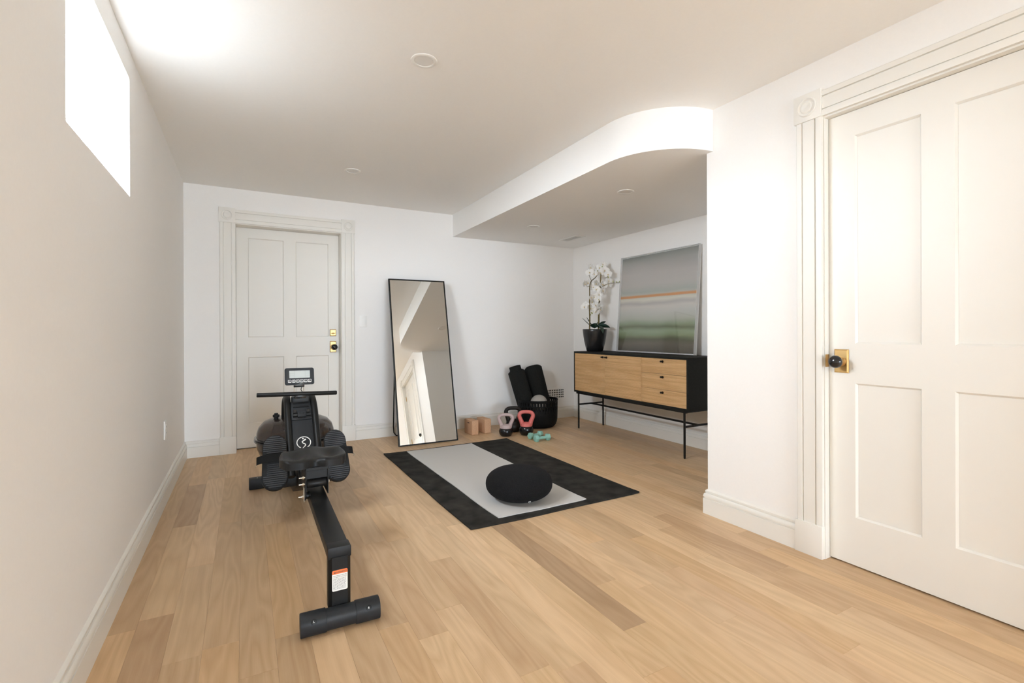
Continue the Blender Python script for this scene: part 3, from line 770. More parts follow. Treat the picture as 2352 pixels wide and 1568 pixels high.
for s0_, w_ in ((0.86, 0.046), (0.92, 0.044)):
    mb = MB(); mb.prism([pan(-w_, L_*s0_, 0.003), pan(w_, L_*s0_, 0.003), pan(w_-0.003, L_*(s0_+0.022), 0.003), pan(-w_+0.003, L_*(s0_+0.022), 0.003)], (0, 0, 0), pn*0.006); rpart(mb, 'cover_rib', 'black_plastic', top_c, bevel=0.001)
# emblem: ring open at the bottom, dot and zig-zag stroke
ec = L_*0.310
def em(u, v): return pan(u*0.0405, ec+v*0.0405, 0.0022)
mb = MB(); rings = []
for k in range(41):
    a = math.radians(-62+304*k/40); cs, sn = math.cos(a), math.sin(a)
    rings.append([em(cs*r_, sn*r_)+pn*hh for r_, hh in ((1.0, 0), (0.88, 0), (0.88, 0.0008), (1.0, 0.0008))])
mb.loft(rings); emb = rpart(mb, 'emblem', 'print_white', panel, smooth=False); emb['label'] = 'round white emblem with a zig-zag figure'
mb = MB(); mb.prism([em(-0.08+0.13*math.cos(2*math.pi*i/16), 0.66+0.13*math.sin(2*math.pi*i/16)) for i in range(16)], (0, 0, 0), pn*0.0008); rpart(mb, 'emblem_dot', 'print_white', emb, smooth=False)
def stroke(pts, w0):
    mb = MB(); pts = [Vector((p[0], p[1], 0)) for p in pts]; L1 = []; R1 = []
    for k, p in enumerate(pts):
        d = (pts[min(k+1, len(pts)-1)]-pts[max(0, k-1)]).normalized(); nn = Vector((-d.y, d.x, 0))
        wk = w0[k]; L1.append(p+nn*wk); R1.append(p-nn*wk)
    for k in range(len(pts)-1):
        q = [L1[k], R1[k], R1[k+1], L1[k+1]]
        mb.prism([em(a_.x, a_.y) for a_ in q], (0, 0, 0), pn*0.0008)
    return mb
sp = [(0.30, 0.52), (0.05, 0.33), (-0.22, 0.15), (-0.20, -0.02), (0.02, -0.18), (0.22, -0.32), (0.22, -0.48), (0.05, -0.68), (-0.20, -0.92)]
rpart(stroke(sp, [0.10, 0.10, 0.08, 0.07, 0.07, 0.07, 0.07, 0.06, 0.04]), 'emblem_stroke', 'print_white', emb, smooth=False)
# clip that takes the handle
cs_ = L_*0.735
clip = MB(); clip.prism([pan(-0.024, cs_-0.020, 0.002), pan(0.024, cs_-0.020, 0.002), pan(0.024, cs_+0.020, 0.002), pan(-0.024, cs_+0.020, 0.002)], (0, 0, 0), pn*0.018)
clip_o = rpart(clip, 'handle_clip', 'grey_plastic', top_c, bevel=0.003)
for sx in (-1, 1):
    mb = MB(); mb.tube([pan(sx*0.025, cs_-0.002, 0.012), pan(sx*0.051, cs_-0.002, 0.012)], 0.012, 14); rpart(mb, 'clip_roller', 'black_plastic', top_c)
    mb = MB(); mb.prism([pan(sx*0.038-0.009, cs_+0.014, 0.0), pan(sx*0.038+0.009, cs_+0.014, 0.0), pan(sx*0.038+0.009, cs_+0.036, 0.0), pan(sx*0.038-0.009, cs_+0.036, 0.0)], (0, 0, 0), pn*0.014); rpart(mb, 'clip_peg', 'black_gloss', top_c, bevel=0.002)
    mb = MB(); mb.lathe([(0.005, 0), (0.005, 0.0008)], (0, 0, 0), 12, mtx=frame_mtx(pan(sx*0.010, cs_+0.004, 0.0202), (1, 0, 0), pd)); rpart(mb, 'screw_hole', 'dark', top_c)
# handle bar with its strap joint
mb = MB(); mb.tube([px3(-0.247, 3.318, 0.716), px3(-0.243, 3.318, 0.7158), px3(0.212, 3.318, 0.7028), px3(0.216, 3.318, 0.7027)], [0.011, 0.0135, 0.0135, 0.011], 18); hb = rpart(mb, 'handle_bar', 'black_plastic')
mb = MB(); mb.box(AX-0.036, AX+0.030, 3.310, 3.350, 0.680, 0.712); rpart(mb, 'handle_joint', 'black_gloss', hb, bevel=0.006)
# monitor
for xx in (-0.030, 0.027):
    mb = MB(); mb.tube([px3(xx, 3.40, 0.665), px3(xx, 3.43, 0.765)], 0.0035, 8); rpart(mb, 'monitor_post', 'steel')
mb = MB(); mb.tube([px3(0.014, 3.405, 0.690), px3(0.018, 3.412, 0.71), px3(0.010, 3.418, 0.725), px3(0.017, 3.42, 0.745)], 0.0025, 6); rpart(mb, 'monitor_cable', 'black_plastic')
mb = MB(); mb.box(AX-0.034, AX+0.031, 3.405, 3.440, 0.742, 0.772); rpart(mb, 'monitor_bracket', 'black_gloss', bevel=0.003)
mb = MB(); mb.box(AX-0.050, AX+0.052, 3.345, 3.400, 0.640, 0.688); rpart(mb, 'head_block', 'black_plastic', bevel=0.008)
mm = frame_mtx(px3(0.003, 3.415, 0.812), (1, 0.05, -0.012), (0.008, 0.22, 0.97))
mb = MB(); rings = []
for w_, h_, z in ((0.160, 0.094, -0.032), (0.172, 0.106, -0.026), (0.177, 0.111, -0.006), (0.173, 0.107, 0.0)):
    rings.append([mm @ Vector((p[0], p[1], z)) for p in rounded(w_, h_, 0.013, 5)])
mb.loft(rings); mon = rpart(mb, 'monitor', 'grey_plastic', ang=30)
mb = MB(); mb.prism([mm @ Vector((p[0], p[1]+0.013, -0.001)) for p in rounded(0.124, 0.048, 0.002, 2)], (0, 0, 0), (mm.to_3x3() @ Vector((0, 0, 0.0022)))); scr = rpart(mb, 'screen', 'screen', mon, smooth=False); scr['label'] = 'pale grey display'
mb = MB()
for xx in (-0.033, 0.033): mb.box(xx-0.0004, xx+0.0004, -0.011+0.001, 0.036, 0.0012, 0.0015, mm)
mb.box(-0.061, 0.061, 0.0305, 0.0311, 0.0012, 0.0015, mm)
for yy in (0.004, 0.018): mb.box(-0.061, -0.033, yy, yy+0.0006, 0.0012, 0.0015, mm); mb.box(0.033, 0.061, yy, yy+0.0006, 0.0012, 0.0015, mm)
rpart(mb, 'screen_lines', mat('lcd_lines', (0.28, 0.30, 0.29), 0.4), scr, smooth=False)
for k in range(6):
    xx = -0.060+k*0.0240
    mb = MB(); mb.prism([mm @ Vector((xx+p[0], -0.031+p[1], 0.0)) for p in rounded(0.0195, 0.019, 0.003, 3)], (0, 0, 0), mm.to_3x3() @ Vector((0, 0, 0.002))); bt = rpart(mb, 'button', 'print_white', mon, smooth=False)
    mb = MB(); mb.prism([mm @ Vector((xx+p[0], -0.0295+p[1], 0.002)) for p in rounded(0.0155, 0.0125, 0.003, 3)], (0, 0, 0), mm.to_3x3() @ Vector((0, 0, 0.0006))); rpart(mb, 'button_face', 'print_dark', bt, smooth=False)
    ic = {0: [[(-4, 2), (4, 2), (0, -3)]], 1: [[(4*math.cos(a*0.785), 4*math.sin(a*0.785)) for a in range(8)]], 2: [[(-1, 3), (-1, -3), (-5, 0)], [(1, 3), (1, -3), (5, 0)]],
          3: [[(-4, 3), (4, 3), (4, 1.5), (-4, 1.5)], [(-4, -1), (4, -1), (4, -2.5), (-4, -2.5)]], 4: [[(-4, -2), (4, -2), (0, 3)]], 5: [[(-3, -2.5), (3, -2.5), (3, 2.5), (-3, 2.5)]]}[k]
    mb = MB()
    for pl in ic: mb.prism([mm @ Vector((xx+p[0]*0.0008, -0.0295+p[1]*0.0008, 0.0026)) for p in pl], (0, 0, 0), mm.to_3x3() @ Vector((0, 0, 0.0003)))
    rpart(mb, 'icon', 'print_white', bt, smooth=False)
# water tank
TC = px3(-0.004, 3.60, 0)
mb = MB(); mb.lathe([(0.09, 0.528), (0.155, 0.520), (0.200, 0.500), (0.228, 0.468), (0.240, 0.430), (0.242, 0.402)], TC, 48)
tank = rpart(mb, 'water_tank', 'tank', ang=50)
mb = MB(); mb.lathe([(0.242, 0.404), (0.254, 0.402), (0.256, 0.396), (0.250, 0.392), (0.256, 0.388), (0.256, 0.380), (0.250, 0.377), (0.242, 0.376), (0.235, 0.390)], TC, 48, closed=True); rpart(mb, 'tank_rim', 'black_gloss', tank)
mb = MB(); mb.lathe([(0.242, 0.376), (0.238, 0.330), (0.220, 0.285), (0.170, 0.262), (0.05, 0.255)], TC, 48); rpart(mb, 'tank_bowl', 'tank', tank, ang=50)
mb = MB(); mb.lathe([(0.020, 0.505), (0.020, 0.530), (0.014, 0.534), (0.014, 0.545), (0.021, 0.549), (0.021, 0.561), (0.012, 0.565), (0.011, 0.572), (0.0005, 0.573)], px3(-0.128, 3.56, -0.010), 16); rpart(mb, 'filler_valve', 'black_plastic', tank, ang=25)
for a in range(3):
    an = math.radians(20+120*a); mb = MB()
    mb.box(0.03, 0.19, -0.004, 0.004, -0.06, 0.06, Matrix.Translation(TC+Vector((0, 0, 0.40))) @ Matrix.Rotation(an, 4, 'Z') @ Matrix.Rotation(0.5, 4, 'X')); rpart(mb, 'paddle', 'black_plastic', tank, smooth=False)

# ------------------------------------------------------------------ leaning floor mirror
BLp, BRp = Vector((1.2825, 4.549, 0)), Vector((1.8805, 4.534, 0))
TLp, TRp = Vector((1.2915, 4.943, 1.639)), Vector((1.8895, 4.929, 1.639))
mc = (BLp+BRp)/2; xdir = (BRp-BLp).normalized(); ydir = ((TLp+TRp)/2-mc)
MH = ydir.length; MW = 0.600
mir = thing('floor_mirror', 'tall rectangular floor mirror in a thin black frame leaning by the end wall', 'mirror', mc)
mm = frame_mtx((0, 0, 0.001), xdir, ydir)
bw, bd = 0.012, 0.022
for nm, b_ in (('frame_bar', (-MW/2, -MW/2+bw, 0, MH)), ('frame_bar', (MW/2-bw, MW/2, 0, MH)), ('frame_bar', (-MW/2+bw, MW/2-bw, 0, bw)), ('frame_bar', (-MW/2+bw, MW/2-bw, MH-bw, MH))):
    mb = MB(); mb.box(b_[0], b_[1], b_[2], b_[3], -bd, 0.004, mm); mb.build(nm, 'black_metal', mir, smooth=False)
mb = MB(); mb.box(-MW/2+bw, MW/2-bw, bw, MH-bw, -0.006, 0.0, mm); mb.build('mirror_glass', 'mirror', mir, smooth=False)
mb = MB(); mb.box(-MW/2+bw, MW/2-bw, bw, MH-bw, -0.018, -0.0065, mm); mb.build('backing', 'black_plastic', mir, smooth=False)
hz = MH*0.63
lt = [mm @ Vector((sx*(MW/2-0.035), hz, -bd)) for sx in (-1, 1)]
fl = [Vector((lt[0].x+0.035, YB-0.045-mc.y, 0.008)), Vector((lt[1].x+0.03, YB-0.075-mc.y, 0.008))]
pts = [lt[0]]
for q in (0.3, 0.6, 0.9): pts.append(lt[0].lerp(fl[0], q))
pts += [lt[0].lerp(fl[0], 0.965)+Vector((0.006, 0, 0)), fl[0]+Vector((0.03, 0, 0)), fl[0].lerp(fl[1], 0.5), fl[1]-Vector((0.03, 0, 0)), lt[1].lerp(fl[1], 0.965)-Vector((0.006, 0, 0))]
for q in (0.9, 0.6, 0.3): pts.append(lt[1].lerp(fl[1], q))
pts.append(lt[1])
mb = MB(); mb.tube(pts, 0.0065, 8); mb.build('support_leg', 'black_metal', mir)

# ------------------------------------------------------------------ rug, mat, cushion
def sheet(name, material, x0, x1, y0, y1, z0, z1, nx=24, ny=36, wob=0.004, lift=0.0, seed=1, skew=0.0):
    rg = random.Random(seed); ph = [rg.uniform(0, 6.28) for _ in range(8)]
    mb = MB(); rings = []
    def pt(u, v):
        x = x0+(x1-x0)*u; y = y0+(y1-y0)*v
        x += wob*(math.sin(5*v*3+ph[0])*0.5+math.sin(11*v+ph[1])*0.5)*(abs(2*u-1)**4)
        y += wob*(math.sin(7*u+ph[2])*0.6+math.sin(13*u+ph[3])*0.4)*(abs(2*v-1)**4)
        x += skew*(v-0.5)
        e = lift*max(0, (abs(2*u-1)-0.9)*10)*max(0, (abs(2*v-1)-0.9)*10)
        return x, y, e
    V = []; F = []
    for z_ in (z1, z0):
        for j in range(ny+1):
            for i in range(nx+1):
                x, y, e = pt(i/nx, j/ny); V.append((x, y, z_+e))
    n1 = nx+1; off = n1*(ny+1)
    for j in range(ny):
        for i in range(nx):
            a = j*n1+i; F.append((a, a+1, a+n1+1, a+n1)); F.append((off+a, off+a+n1, off+a+n1+1, off+a+1))
    for i in range(nx):
        F.append((i, off+i, off+i+1, i+1)); a = ny*n1+i; F.append((a, a+1, off+a+1, off+a))
    for j in range(ny):
        a = j*n1; F.append((a, a+n1, off+a+n1, off+a)); a += nx; F.append((a, off+a, off+a+n1, a+n1))
    mb.quads(V, F)
    return mb.build(name, material, bevel=0.0, ang=40)
tag(sheet('area_rug', 'rug', 1.085, 2.328, 2.443, 4.327, 0.0005, 0.010, lift=0.004, seed=4), 'black low-pile rectangular rug flat on the oak floor', 'rug')
tag(sheet('yoga_mat', 'mat', 1.284, 1.921, 2.498, 4.285, 0.0105, 0.0155, lift=0.002, seed=9, skew=-0.006), 'pale grey yoga mat laid flat on the black rug', 'yoga mat')
cu = thing('round_cushion', 'round black textured cushion resting on the grey mat', 'cushion', (1.559, 2.731, 0.0157))
CR, CH = 0.217, 0.198
prof = []
for k in range(25):
    a = -math.pi/2+math.pi*k/24
    rr = CR*(abs(math.cos(a))**0.72); zz = CH/2+CH/2*math.copysign(abs(math.sin(a))**0.9, math.sin(a))
    prof.append((max(rr, 0.0006), zz))
mb = MB(); mb.lathe(prof, (0, 0, 0), 56); mb.build('cover', 'cushion', cu, ang=80)
a = math.radians(-100); tp = Vector((math.cos(a)*0.186, math.sin(a)*0.186, 0.0375)); nrm = Vector((math.cos(a), math.sin(a), -0.75)).normalized()
tm = frame_mtx(tp+nrm*0.004, (-math.sin(a), math.cos(a), 0), (math.cos(a)*0.75, math.sin(a)*0.75, 1))
mb = MB(); so = [(-7, 8), (7, 8), (7, -3), (0, -10), (-7, -3)]; si = [(q[0]*0.62, q[1]*0.62) for q in so]
rings = [[tm @ Vector((so[k][0]*0.001, so[k][1]*0.001, 0)), tm @ Vector((si[k][0]*0.001, si[k][1]*0.001, 0)), tm @ Vector((si[k][0]*0.001, si[k][1]*0.001, 0.001)), tm @ Vector((so[k][0]*0.001, so[k][1]*0.001, 0.001))] for k in (0, 1, 2, 3, 4, 0)]
mb.loft(rings, cap=False); mb.build('logo_tag', 'print_white', cu, smooth=False)['label'] = 'small white shield mark'

# ------------------------------------------------------------------ cork blocks, kettlebells, dumbbells
def block(x, y, rz, label, mark):
    t = thing('yoga_block', label, 'yoga block', (x, y, 0.0), (0, 0, math.radians(rz)), group='cork yoga blocks by the end wall')
    mb = MB(); mb.box(-0.039, 0.039, -0.090, 0.090, 0.0005, 0.1535); mb.build('cork_body', 'cork', t, bevel=0.008, bseg=3)
    if mark:
        mb = MB(); mb.box(-0.0396, -0.0386, -0.030, 0.016, 0.118, 0.127); mb.build('logo_stamp', mat('burnt_stamp', (0.10, 0.05, 0.03), 0.8), t, smooth=False)
block(2.130, 4.760, 3.5, 'tan cork yoga block standing nearer the mirror, with a small dark stamp', True)
block(2.285, 4.772, 4.5, 'tan cork yoga block standing nearer the kettlebells, half hidden by its twin', False)

def kettlebell(loc, rz, label, R, H, handle, cover, hw_top, hw_bot, tr, zc):
    """R bell radius, H total height, zc: height where handle colour starts"""
    t = thing('kettlebell', label, 'kettlebell', (loc[0], loc[1], 0.0), (0, 0, math.radians(rz)), group='kettlebells by the basket')
    prof = [(0.0006, 0.0006), (R*0.66, 0.0006), (R*0.72, 0.004)]
    bz = zc*0.52
    for k in range(9):
        a = math.radians(-52+k*(52+38)/8)
        prof.append((R*math.cos(a)**0.8, bz+zc*0.62*math.sin(a)))
    ztop = prof[-1][1]; rtop = prof[-1][0]
    prof += [(rtop*0.96, ztop+0.003), (0.0006, ztop+0.003)]
    mb = MB(); mb.lathe(prof, (0, 0, 0), 36); mb.build('bell', cover, t, ang=50)
    mb = MB(); mb.lathe([(rtop*0.99, ztop+0.0008), (rtop*1.0, ztop+0.006), (rtop*0.90, ztop+0.024), (rtop*0.72, ztop+0.036), (0.0006, ztop+0.042)], (0, 0, 0), 36); mb.build('collar', handle, t, ang=50)
    z0 = ztop+0.012; zt = H-tr
    path = smooth_path([(-hw_bot*0.82, 0, z0), (-hw_bot*1.0, 0, z0+(zt-z0)*0.25), (-hw_top, 0, z0+(zt-z0)*0.66), (-hw_top*0.90, 0, z0+(zt-z0)*0.88), (-hw_top*0.55, 0, zt-0.001), (0, 0, zt+0.002),
                        (hw_top*0.55, 0, zt-0.001), (hw_top*0.90, 0, z0+(zt-z0)*0.88), (hw_top, 0, z0+(zt-z0)*0.66), (hw_bot*1.0, 0, z0+(zt-z0)*0.25), (hw_bot*0.82, 0, z0)], 5)
    n_ = len(path)
    rad = [tr*(1.22-0.30*math.sin(math.pi*k/(n_-1))) for k in range(n_)]
    mb = MB(); mb.tube(path, rad, 14); mb.build('handle', handle, t, ang=60)
kettlebell((2.400, 4.480), -27, 'kettlebell with dusty pink handle over a black bell', 0.074, 0.238, 'pink', 'bell', 0.072, 0.050, 0.0185, 0.090)
kettlebell((2.612, 4.418), -29, 'kettlebell with coral red handle over a black bell', 0.078, 0.262, 'coral', 'bell', 0.072, 0.050, 0.0205, 0.104)
kettlebell((2.580, 4.645), -24, 'all black kettlebell standing behind the pink and coral ones', 0.092, 0.275, 'bell_black', 'bell_black', 0.078, 0.058, 0.0215, 0.105)

def dumbbell(loc, rz, label):
    t = thing('dumbbell', label, 'dumbbell', (loc[0], loc[1], 0.0), (0, 0, math.radians(rz)), group='mint green dumbbells on the floor')
    r = 0.036; zc = r*math.cos(math.pi/6)+0.0005
    for sg in (-1, 1):
        mb = MB(); rings = []
        for x, q in ((0.042, 0.45), (0.050, 0.92), (0.056, 1.0), (0.080, 1.0), (0.087, 0.90), (0.089, 0.70)):
            rings.append([Vector((sg*x, r*q*math.cos(math.pi*k/3), zc+r*q*math.sin(math.pi*k/3))) for k in range(6)])
        mb.loft(rings); mb.build('hex_head', 'mint', t, bevel=0.0015, ang=25)
    mb = MB(); mb.lathe([(0.0155, -0.045), (0.0145, -0.030), (0.0165, 0.0), (0.0145, 0.030), (0.0155, 0.045)], (0, 0, zc), 20, 'X'); mb.build('grip', 'mint', t)
dumbbell((2.602, 4.090), 1.0, 'mint green hexagonal dumbbell lying farther from the coral kettlebell')
dumbbell((2.612, 4.232), 14.0, 'mint green hexagonal dumbbell lying against the coral kettlebell')

# ------------------------------------------------------------------ basket with rolled mats and ball
BC = Vector((2.968, 4.761, 0.0))
bk = thing('storage_basket', 'round black pierced basket in the alcove corner', 'basket', BC)
bp = [(0.165, 0.002), (0.188, 0.008), (0.210, 0.030), (0.223, 0.062), (0.229, 0.10), (0.231, 0.165)]
rows = [(0.205, 0.240), (0.254, 0.290)]
zz = [0.165]+[q for r in rows for q in r]+[0.300]
prof = bp+[(0.231+0.002*(z-0.165)/0.14, z) for z in zz[1:]]+[(0.2335, 0.306), (0.2335, 0.312)]
NS = 132; V = []; F = []
for r, z in prof:
    for i in range(NS): V.append((r*math.cos(2*math.pi*i/NS), r*math.sin(2*math.pi*i/NS), z))
for k in range(len(prof)-1):
    zm = (prof[k][1]+prof[k+1][1])/2
    hole = any(a < zm < b2 for a, b2 in rows)
    ri = next((j for j, (a, b2) in enumerate(rows) if a < zm < b2), 0)
    for i in range(NS):
        if hole and (i+ri) % 3 == 0: continue
        j = (i+1) % NS; F.append((k*NS+i, k*NS+j, (k+1)*NS+j, (k+1)*NS+i))
mb = MB(); mb.quads(V, F)
wall_o = mb.build('pierced_wall', 'basket', bk, ang=60)
so_ = wall_o.modifiers.new('thickness', 'SOLIDIFY'); so_.thickness = 0.004; so_.offset = -1
mb = MB(); mb.lathe([(0.0006, 0.001), (0.167, 0.001), (0.167, 0.005), (0.0006, 0.005)], (0, 0, 0), 40); mb.build('base', 'basket', bk)
mb = MB(); mb.lathe([(0.231, 0.306), (0.236, 0.309), (0.236, 0.316), (0.231, 0.319), (0.227, 0.314)], (0, 0, 0), 60, closed=True); mb.build('rim', 'basket', bk)

def mat_roll(label, base, topc, r_in, r_out, prot, seed):
    base, topc = Vector(base), Vector(topc); axis = topc-base; L = axis.length
    a = axis.normalized(); xx = Vector((1, 0, 0)); xx = (xx-a*xx.dot(a)).normalized(); yy = a.cross(xx)
    t = thing('rolled_mat', label, 'rolled mat', base, group='black rolled mats in the basket')
    turns = int((r_out-r_in)/0.009); N = turns*22; th = 0.0075
    mb = MB(); rings = []
    for k in range(N+1):
        f = k/N; an = 2*math.pi*turns*f; r = r_in+(r_out-r_in)*f
        d = xx*math.cos(an)+yy*math.sin(an)
        h1 = L-(prot*min(1, max(0, (f-0.62)/0.06))+0.018*f**6 if prot else 0.032*f**3.5)
        cst = 0.004
        rings.append([d*(r-th/2), d*(r+th/2), d*(r+th/2)+a*(h1-cst), d*(r+th/2-cst)+a*h1, d*(r-th/2+cst)+a*h1, d*(r-th/2)+a*(h1-cst)])
    mb.loft(rings); mb.build('spiral_sheet', 'roll', t, ang=50)
mat_roll('black rolled mat with its core pushed out, leaning towards the kettlebells', (2.898, 4.800, 0.05), (2.735, 4.890, 0.692), 0.018, 0.097, 0.050, 1)
mat_roll('even black rolled mat leaning beside the wall grille', (3.103, 4.795, 0.05), (2.985, 4.905, 0.692), 0.018, 0.103, 0.0, 2)
bl = MB(); bmesh.ops.create_uvsphere(bl.bm, u_segments=40, v_segments=24, radius=0.097)
ball = tag(bl.build('exercise_ball', 'ball', ang=180), 'small grey exercise ball tucked in the black basket', 'ball'); ball.location = (2.915, 4.645, 0.281)

# ------------------------------------------------------------------ sideboard
SX0, SX1, SY0, SY1, SZ0, SZ1 = 3.270, 3.690, 2.850, 4.462, 0.412, 0.868
sbd = thing('sideboard', 'long sideboard with ribbed oak fronts in a black case on slim black legs', 'sideboard', ((SX0+SX1)/2, (SY0+SY1)/2, 0))
SO = Vector(((SX0+SX1)/2, (SY0+SY1)/2, 0))
def spart(mb, name, material, parent=None, **k): return mb.build(name, material, parent or sbd, origin=SO, **k)
tk = 0.017
mb = MB()
mb.box(SX0, SX1, SY0, SY1, SZ1-tk, SZ1); mb.box(SX0, SX1, SY0, SY1, SZ0, SZ0+tk)
mb.box(SX0, SX1, SY0, SY0+tk, SZ0+tk, SZ1-tk); mb.box(SX0, SX1, SY1-tk, SY1, SZ0+tk, SZ1-tk)
mb.box(SX1-0.012, SX1, SY0+tk, SY1-tk, SZ0+tk, SZ1-tk); mb.box(SX0+0.025, SX1-0.012, 3.398, 3.412, SZ0+tk, SZ1-tk)
spart(mb, 'case', 'black_case', smooth=False)
def ribbed(y0, y1, z0, z1, pitch=0.0152):
    """oak front with horizontal ribs"""
    n_ = max(1, round((z1-z0)/pitch)); p = (z1-z0)/n_; prof = [(0.020, z0)]
    for k in range(n_):
        zb_ = z0+k*p
        prof += [(0.0050, zb_), (0.0010, zb_+p*0.70), (0.0, zb_+p*0.84)]
    prof += [(0.0050, z1), (0.020, z1)]
    mb = MB(); xf = SX0+0.001
    mb.loft([[Vector((xf+d, y, z)) for d, z in prof] for y in (y0+0.003, y1-0.003)])
    mb.box(xf+0.0004, xf+0.020, y0, y0+0.003, z0, z1); mb.box(xf+0.0004, xf+0.020, y1-0.003, y1, z0, z1)
    return mb
def pull(parent, y, z):
    mb = MB(); pts = []
    for k in range(17):
        a = 2*math.pi*k/17; pts.append((0.013*math.cos(a), 0.0115*math.sin(a)))
    mb.prism([Vector((SX0-0.002, y+p[0], z+p[1])) for p in pts], (0, 0, 0), (0.004, 0, 0))
    mb.loft([[Vector((SX0-0.002-d_, y+p[0]*q_, z+p[1]*q_+0.002*q_)) for p in pts] for d_, q_ in ((0, 0.8), (0.008, 0.62), (0.020, 0.80), (0.023, 0.65))])
    spart(mb, 'finger_pull', 'black_metal', parent, bevel=0.001, bseg=1)
zf0, zf1 = SZ0+tk+0.002, SZ1-tk-0.002
for y0, y1, ky in ((3.929, SY1-tk-0.001, 3.958), (3.404, 3.926, 3.900)):
    d = spart(ribbed(y0, y1, zf0, zf1), 'cabinet_door', 'oak_front', smooth=False); pull(d, ky, 0.822)
hh = (zf1-zf0)/3
for k in range(3):
    z0, z1 = zf0+k*hh+0.0012, zf0+(k+1)*hh-0.0012
    d = spart(ribbed(SY0+tk+0.001, 3.401, z0, z1), 'drawer_front', 'oak_front', smooth=False); pull(d, 3.135, z1-0.026)
# under-frame
mb = MB()
for x in (3.295, 3.655): mb.box(x-0.010, x+0.010, 2.885, 4.440, SZ0-0.020, SZ0)
for y in (2.905, 4.415): mb.box(3.295, 3.655, y-0.010, y+0.010, SZ0-0.020, SZ0)
spart(mb, 'under_frame', 'black_metal', smooth=False)
for x in (3.297, 3.648):
    for y in (2.912, 4.412):
        mb = MB(); mb.lathe([(0.0085, 0.008), (0.0095, 0.02), (0.0095, SZ0-0.018)], (x, y, 0), 14); lg = spart(mb, 'leg', 'black_metal')
        mb = MB(); mb.lathe([(0.007, 0.0004), (0.0085, 0.003), (0.0085, 0.009)], (x, y, 0), 14); spart(mb, 'foot_tip', 'black_plastic', lg)
for y in (2.912, 4.412):
    mb = MB(); mb.box(3.297, 3.648, y-0.007, y+0.007, 0.263, 0.279); spart(mb, 'cross_bar', 'black_metal', smooth=False)
mb = MB(); mb.box(3.466, 3.482, 2.912, 4.412, 0.263, 0.279); spart(mb, 'stretcher', 'black_metal', smooth=False)

# ------------------------------------------------------------------ abstract picture on the sideboard
B0, B1 = Vector((3.598, 4.124, SZ1+0.0034)), Vector((3.598, 3.066, SZ1+0.0034))
T0 = Vector((3.676, 4.124, SZ1+1.036))
art = thing('framed_painting', 'square abstract landscape painting in a clear box frame leaning on the sideboard', 'painting', (B0+B1)/2)
am = frame_mtx((0, 0, 0), B1-B0, T0-B0)          # x along the width, y up, z faces the room
if (am @ Vector((0, 0, 1))).x > 0: am = frame_mtx((0, 0, 0), B0-B1, T0-B0)
AWd, AHt = 1.058, (T0-B0).length
am = am @ Matrix.Translation((0, 0, 0.0))
sgx = 1 if (am @ Vector((1, 0, 0))).y < 0 else -1   # +x towards the camera side
e = 0.014
mb = MB(); mb.box(-AWd/2+e, AWd/2-e, e, AHt-e, -0.028, -0.012, am); canvas = mb.build('canvas', None, art, smooth=False)
mb = MB(); mb.box(-AWd/2, AWd/2, 0, AHt, -0.034, -0.029, am); mb.build('back_board', 'white', art, smooth=False)
for b_ in ((-AWd/2, -AWd/2+0.005, 0, AHt), (AWd/2-0.005, AWd/2, 0, AHt), (-AWd/2+0.005, AWd/2-0.005, 0, 0.005), (-AWd/2+0.005, AWd/2-0.005, AHt-0.005, AHt)):
    mb = MB(); mb.box(b_[0], b_[1], b_[2], b_[3], -0.029, 0.004, am); mb.build('frame_edge', 'acrylic', art, smooth=False)
mb = MB(); mb.box(-AWd/2+0.007, AWd/2-0.007, 0.007, AHt-0.007, 0.0, 0.003, am); mb.build('pane', 'glass', art, smooth=False)
pm_ = bpy.data.materials.new('abstract_landscape'); pm_.use_nodes = True
n, l, b = nodes(pm_)
tc = n.new('ShaderNodeTexCoord'); sx_ = n.new('ShaderNodeSeparateXYZ'); l.new(tc.outputs['Object'], sx_.inputs[0])
nz = n.new('ShaderNodeTexNoise'); nz.inputs['Scale'].default_value = 2.6; nz.inputs['Detail'].default_value = 3
mp = n.new('ShaderNodeMapping'); mp.inputs['Scale'].default_value = (1, 0.7, 2.2); l.new(tc.outputs['Object'], mp.inputs[0]); l.new(mp.outputs[0], nz.inputs['Vector'])
m1 = n.new('ShaderNodeMath'); m1.operation = 'MULTIPLY_ADD'; m1.inputs[1].default_value = 0.09; m1.inputs[2].default_value = -0.045
l.new(nz.outputs['Fac'], m1.inputs[0])
m2 = n.new('ShaderNodeMath'); m2.operation = 'DIVIDE'; m2.inputs[1].default_value = 1.036; l.new(sx_.outputs['Z'], m2.inputs[0])
# sharper field for the orange line, softer for the washes
rs = n.new('ShaderNodeValToRGB'); cr = rs.color_ramp
stops = [(0.0, (0.070, 0.058, 0.042)), (0.09, (0.16, 0.14, 0.105)), (0.135, (0.115, 0.115, 0.065)), (0.17, (0.24, 0.30, 0.17)), (0.205, (0.31, 0.38, 0.25)), (0.245, (0.16, 0.19, 0.115)), (0.28, (0.28, 0.34, 0.22)),
         (0.33, (0.46, 0.49, 0.42)), (0.41, (0.56, 0.56, 0.52)), (0.455, (0.63, 0.60, 0.55)), (0.49, (0.47, 0.45, 0.43)), (0.53, (0.68, 0.66, 0.56)), (0.575, (0.54, 0.54, 0.47)), (0.615, (0.40, 0.43, 0.39)),
         (0.68, (0.50, 0.48, 0.45)), (0.80, (0.50, 0.475, 0.45)), (0.91, (0.38, 0.38, 0.36)), (0.99, (0.23, 0.25, 0.225))]
while len(cr.elements) < len(stops): cr.elements.new(0.5)
for el, (p, c0) in zip(cr.elements, stops): el.position = p; el.color = (*c0, 1)
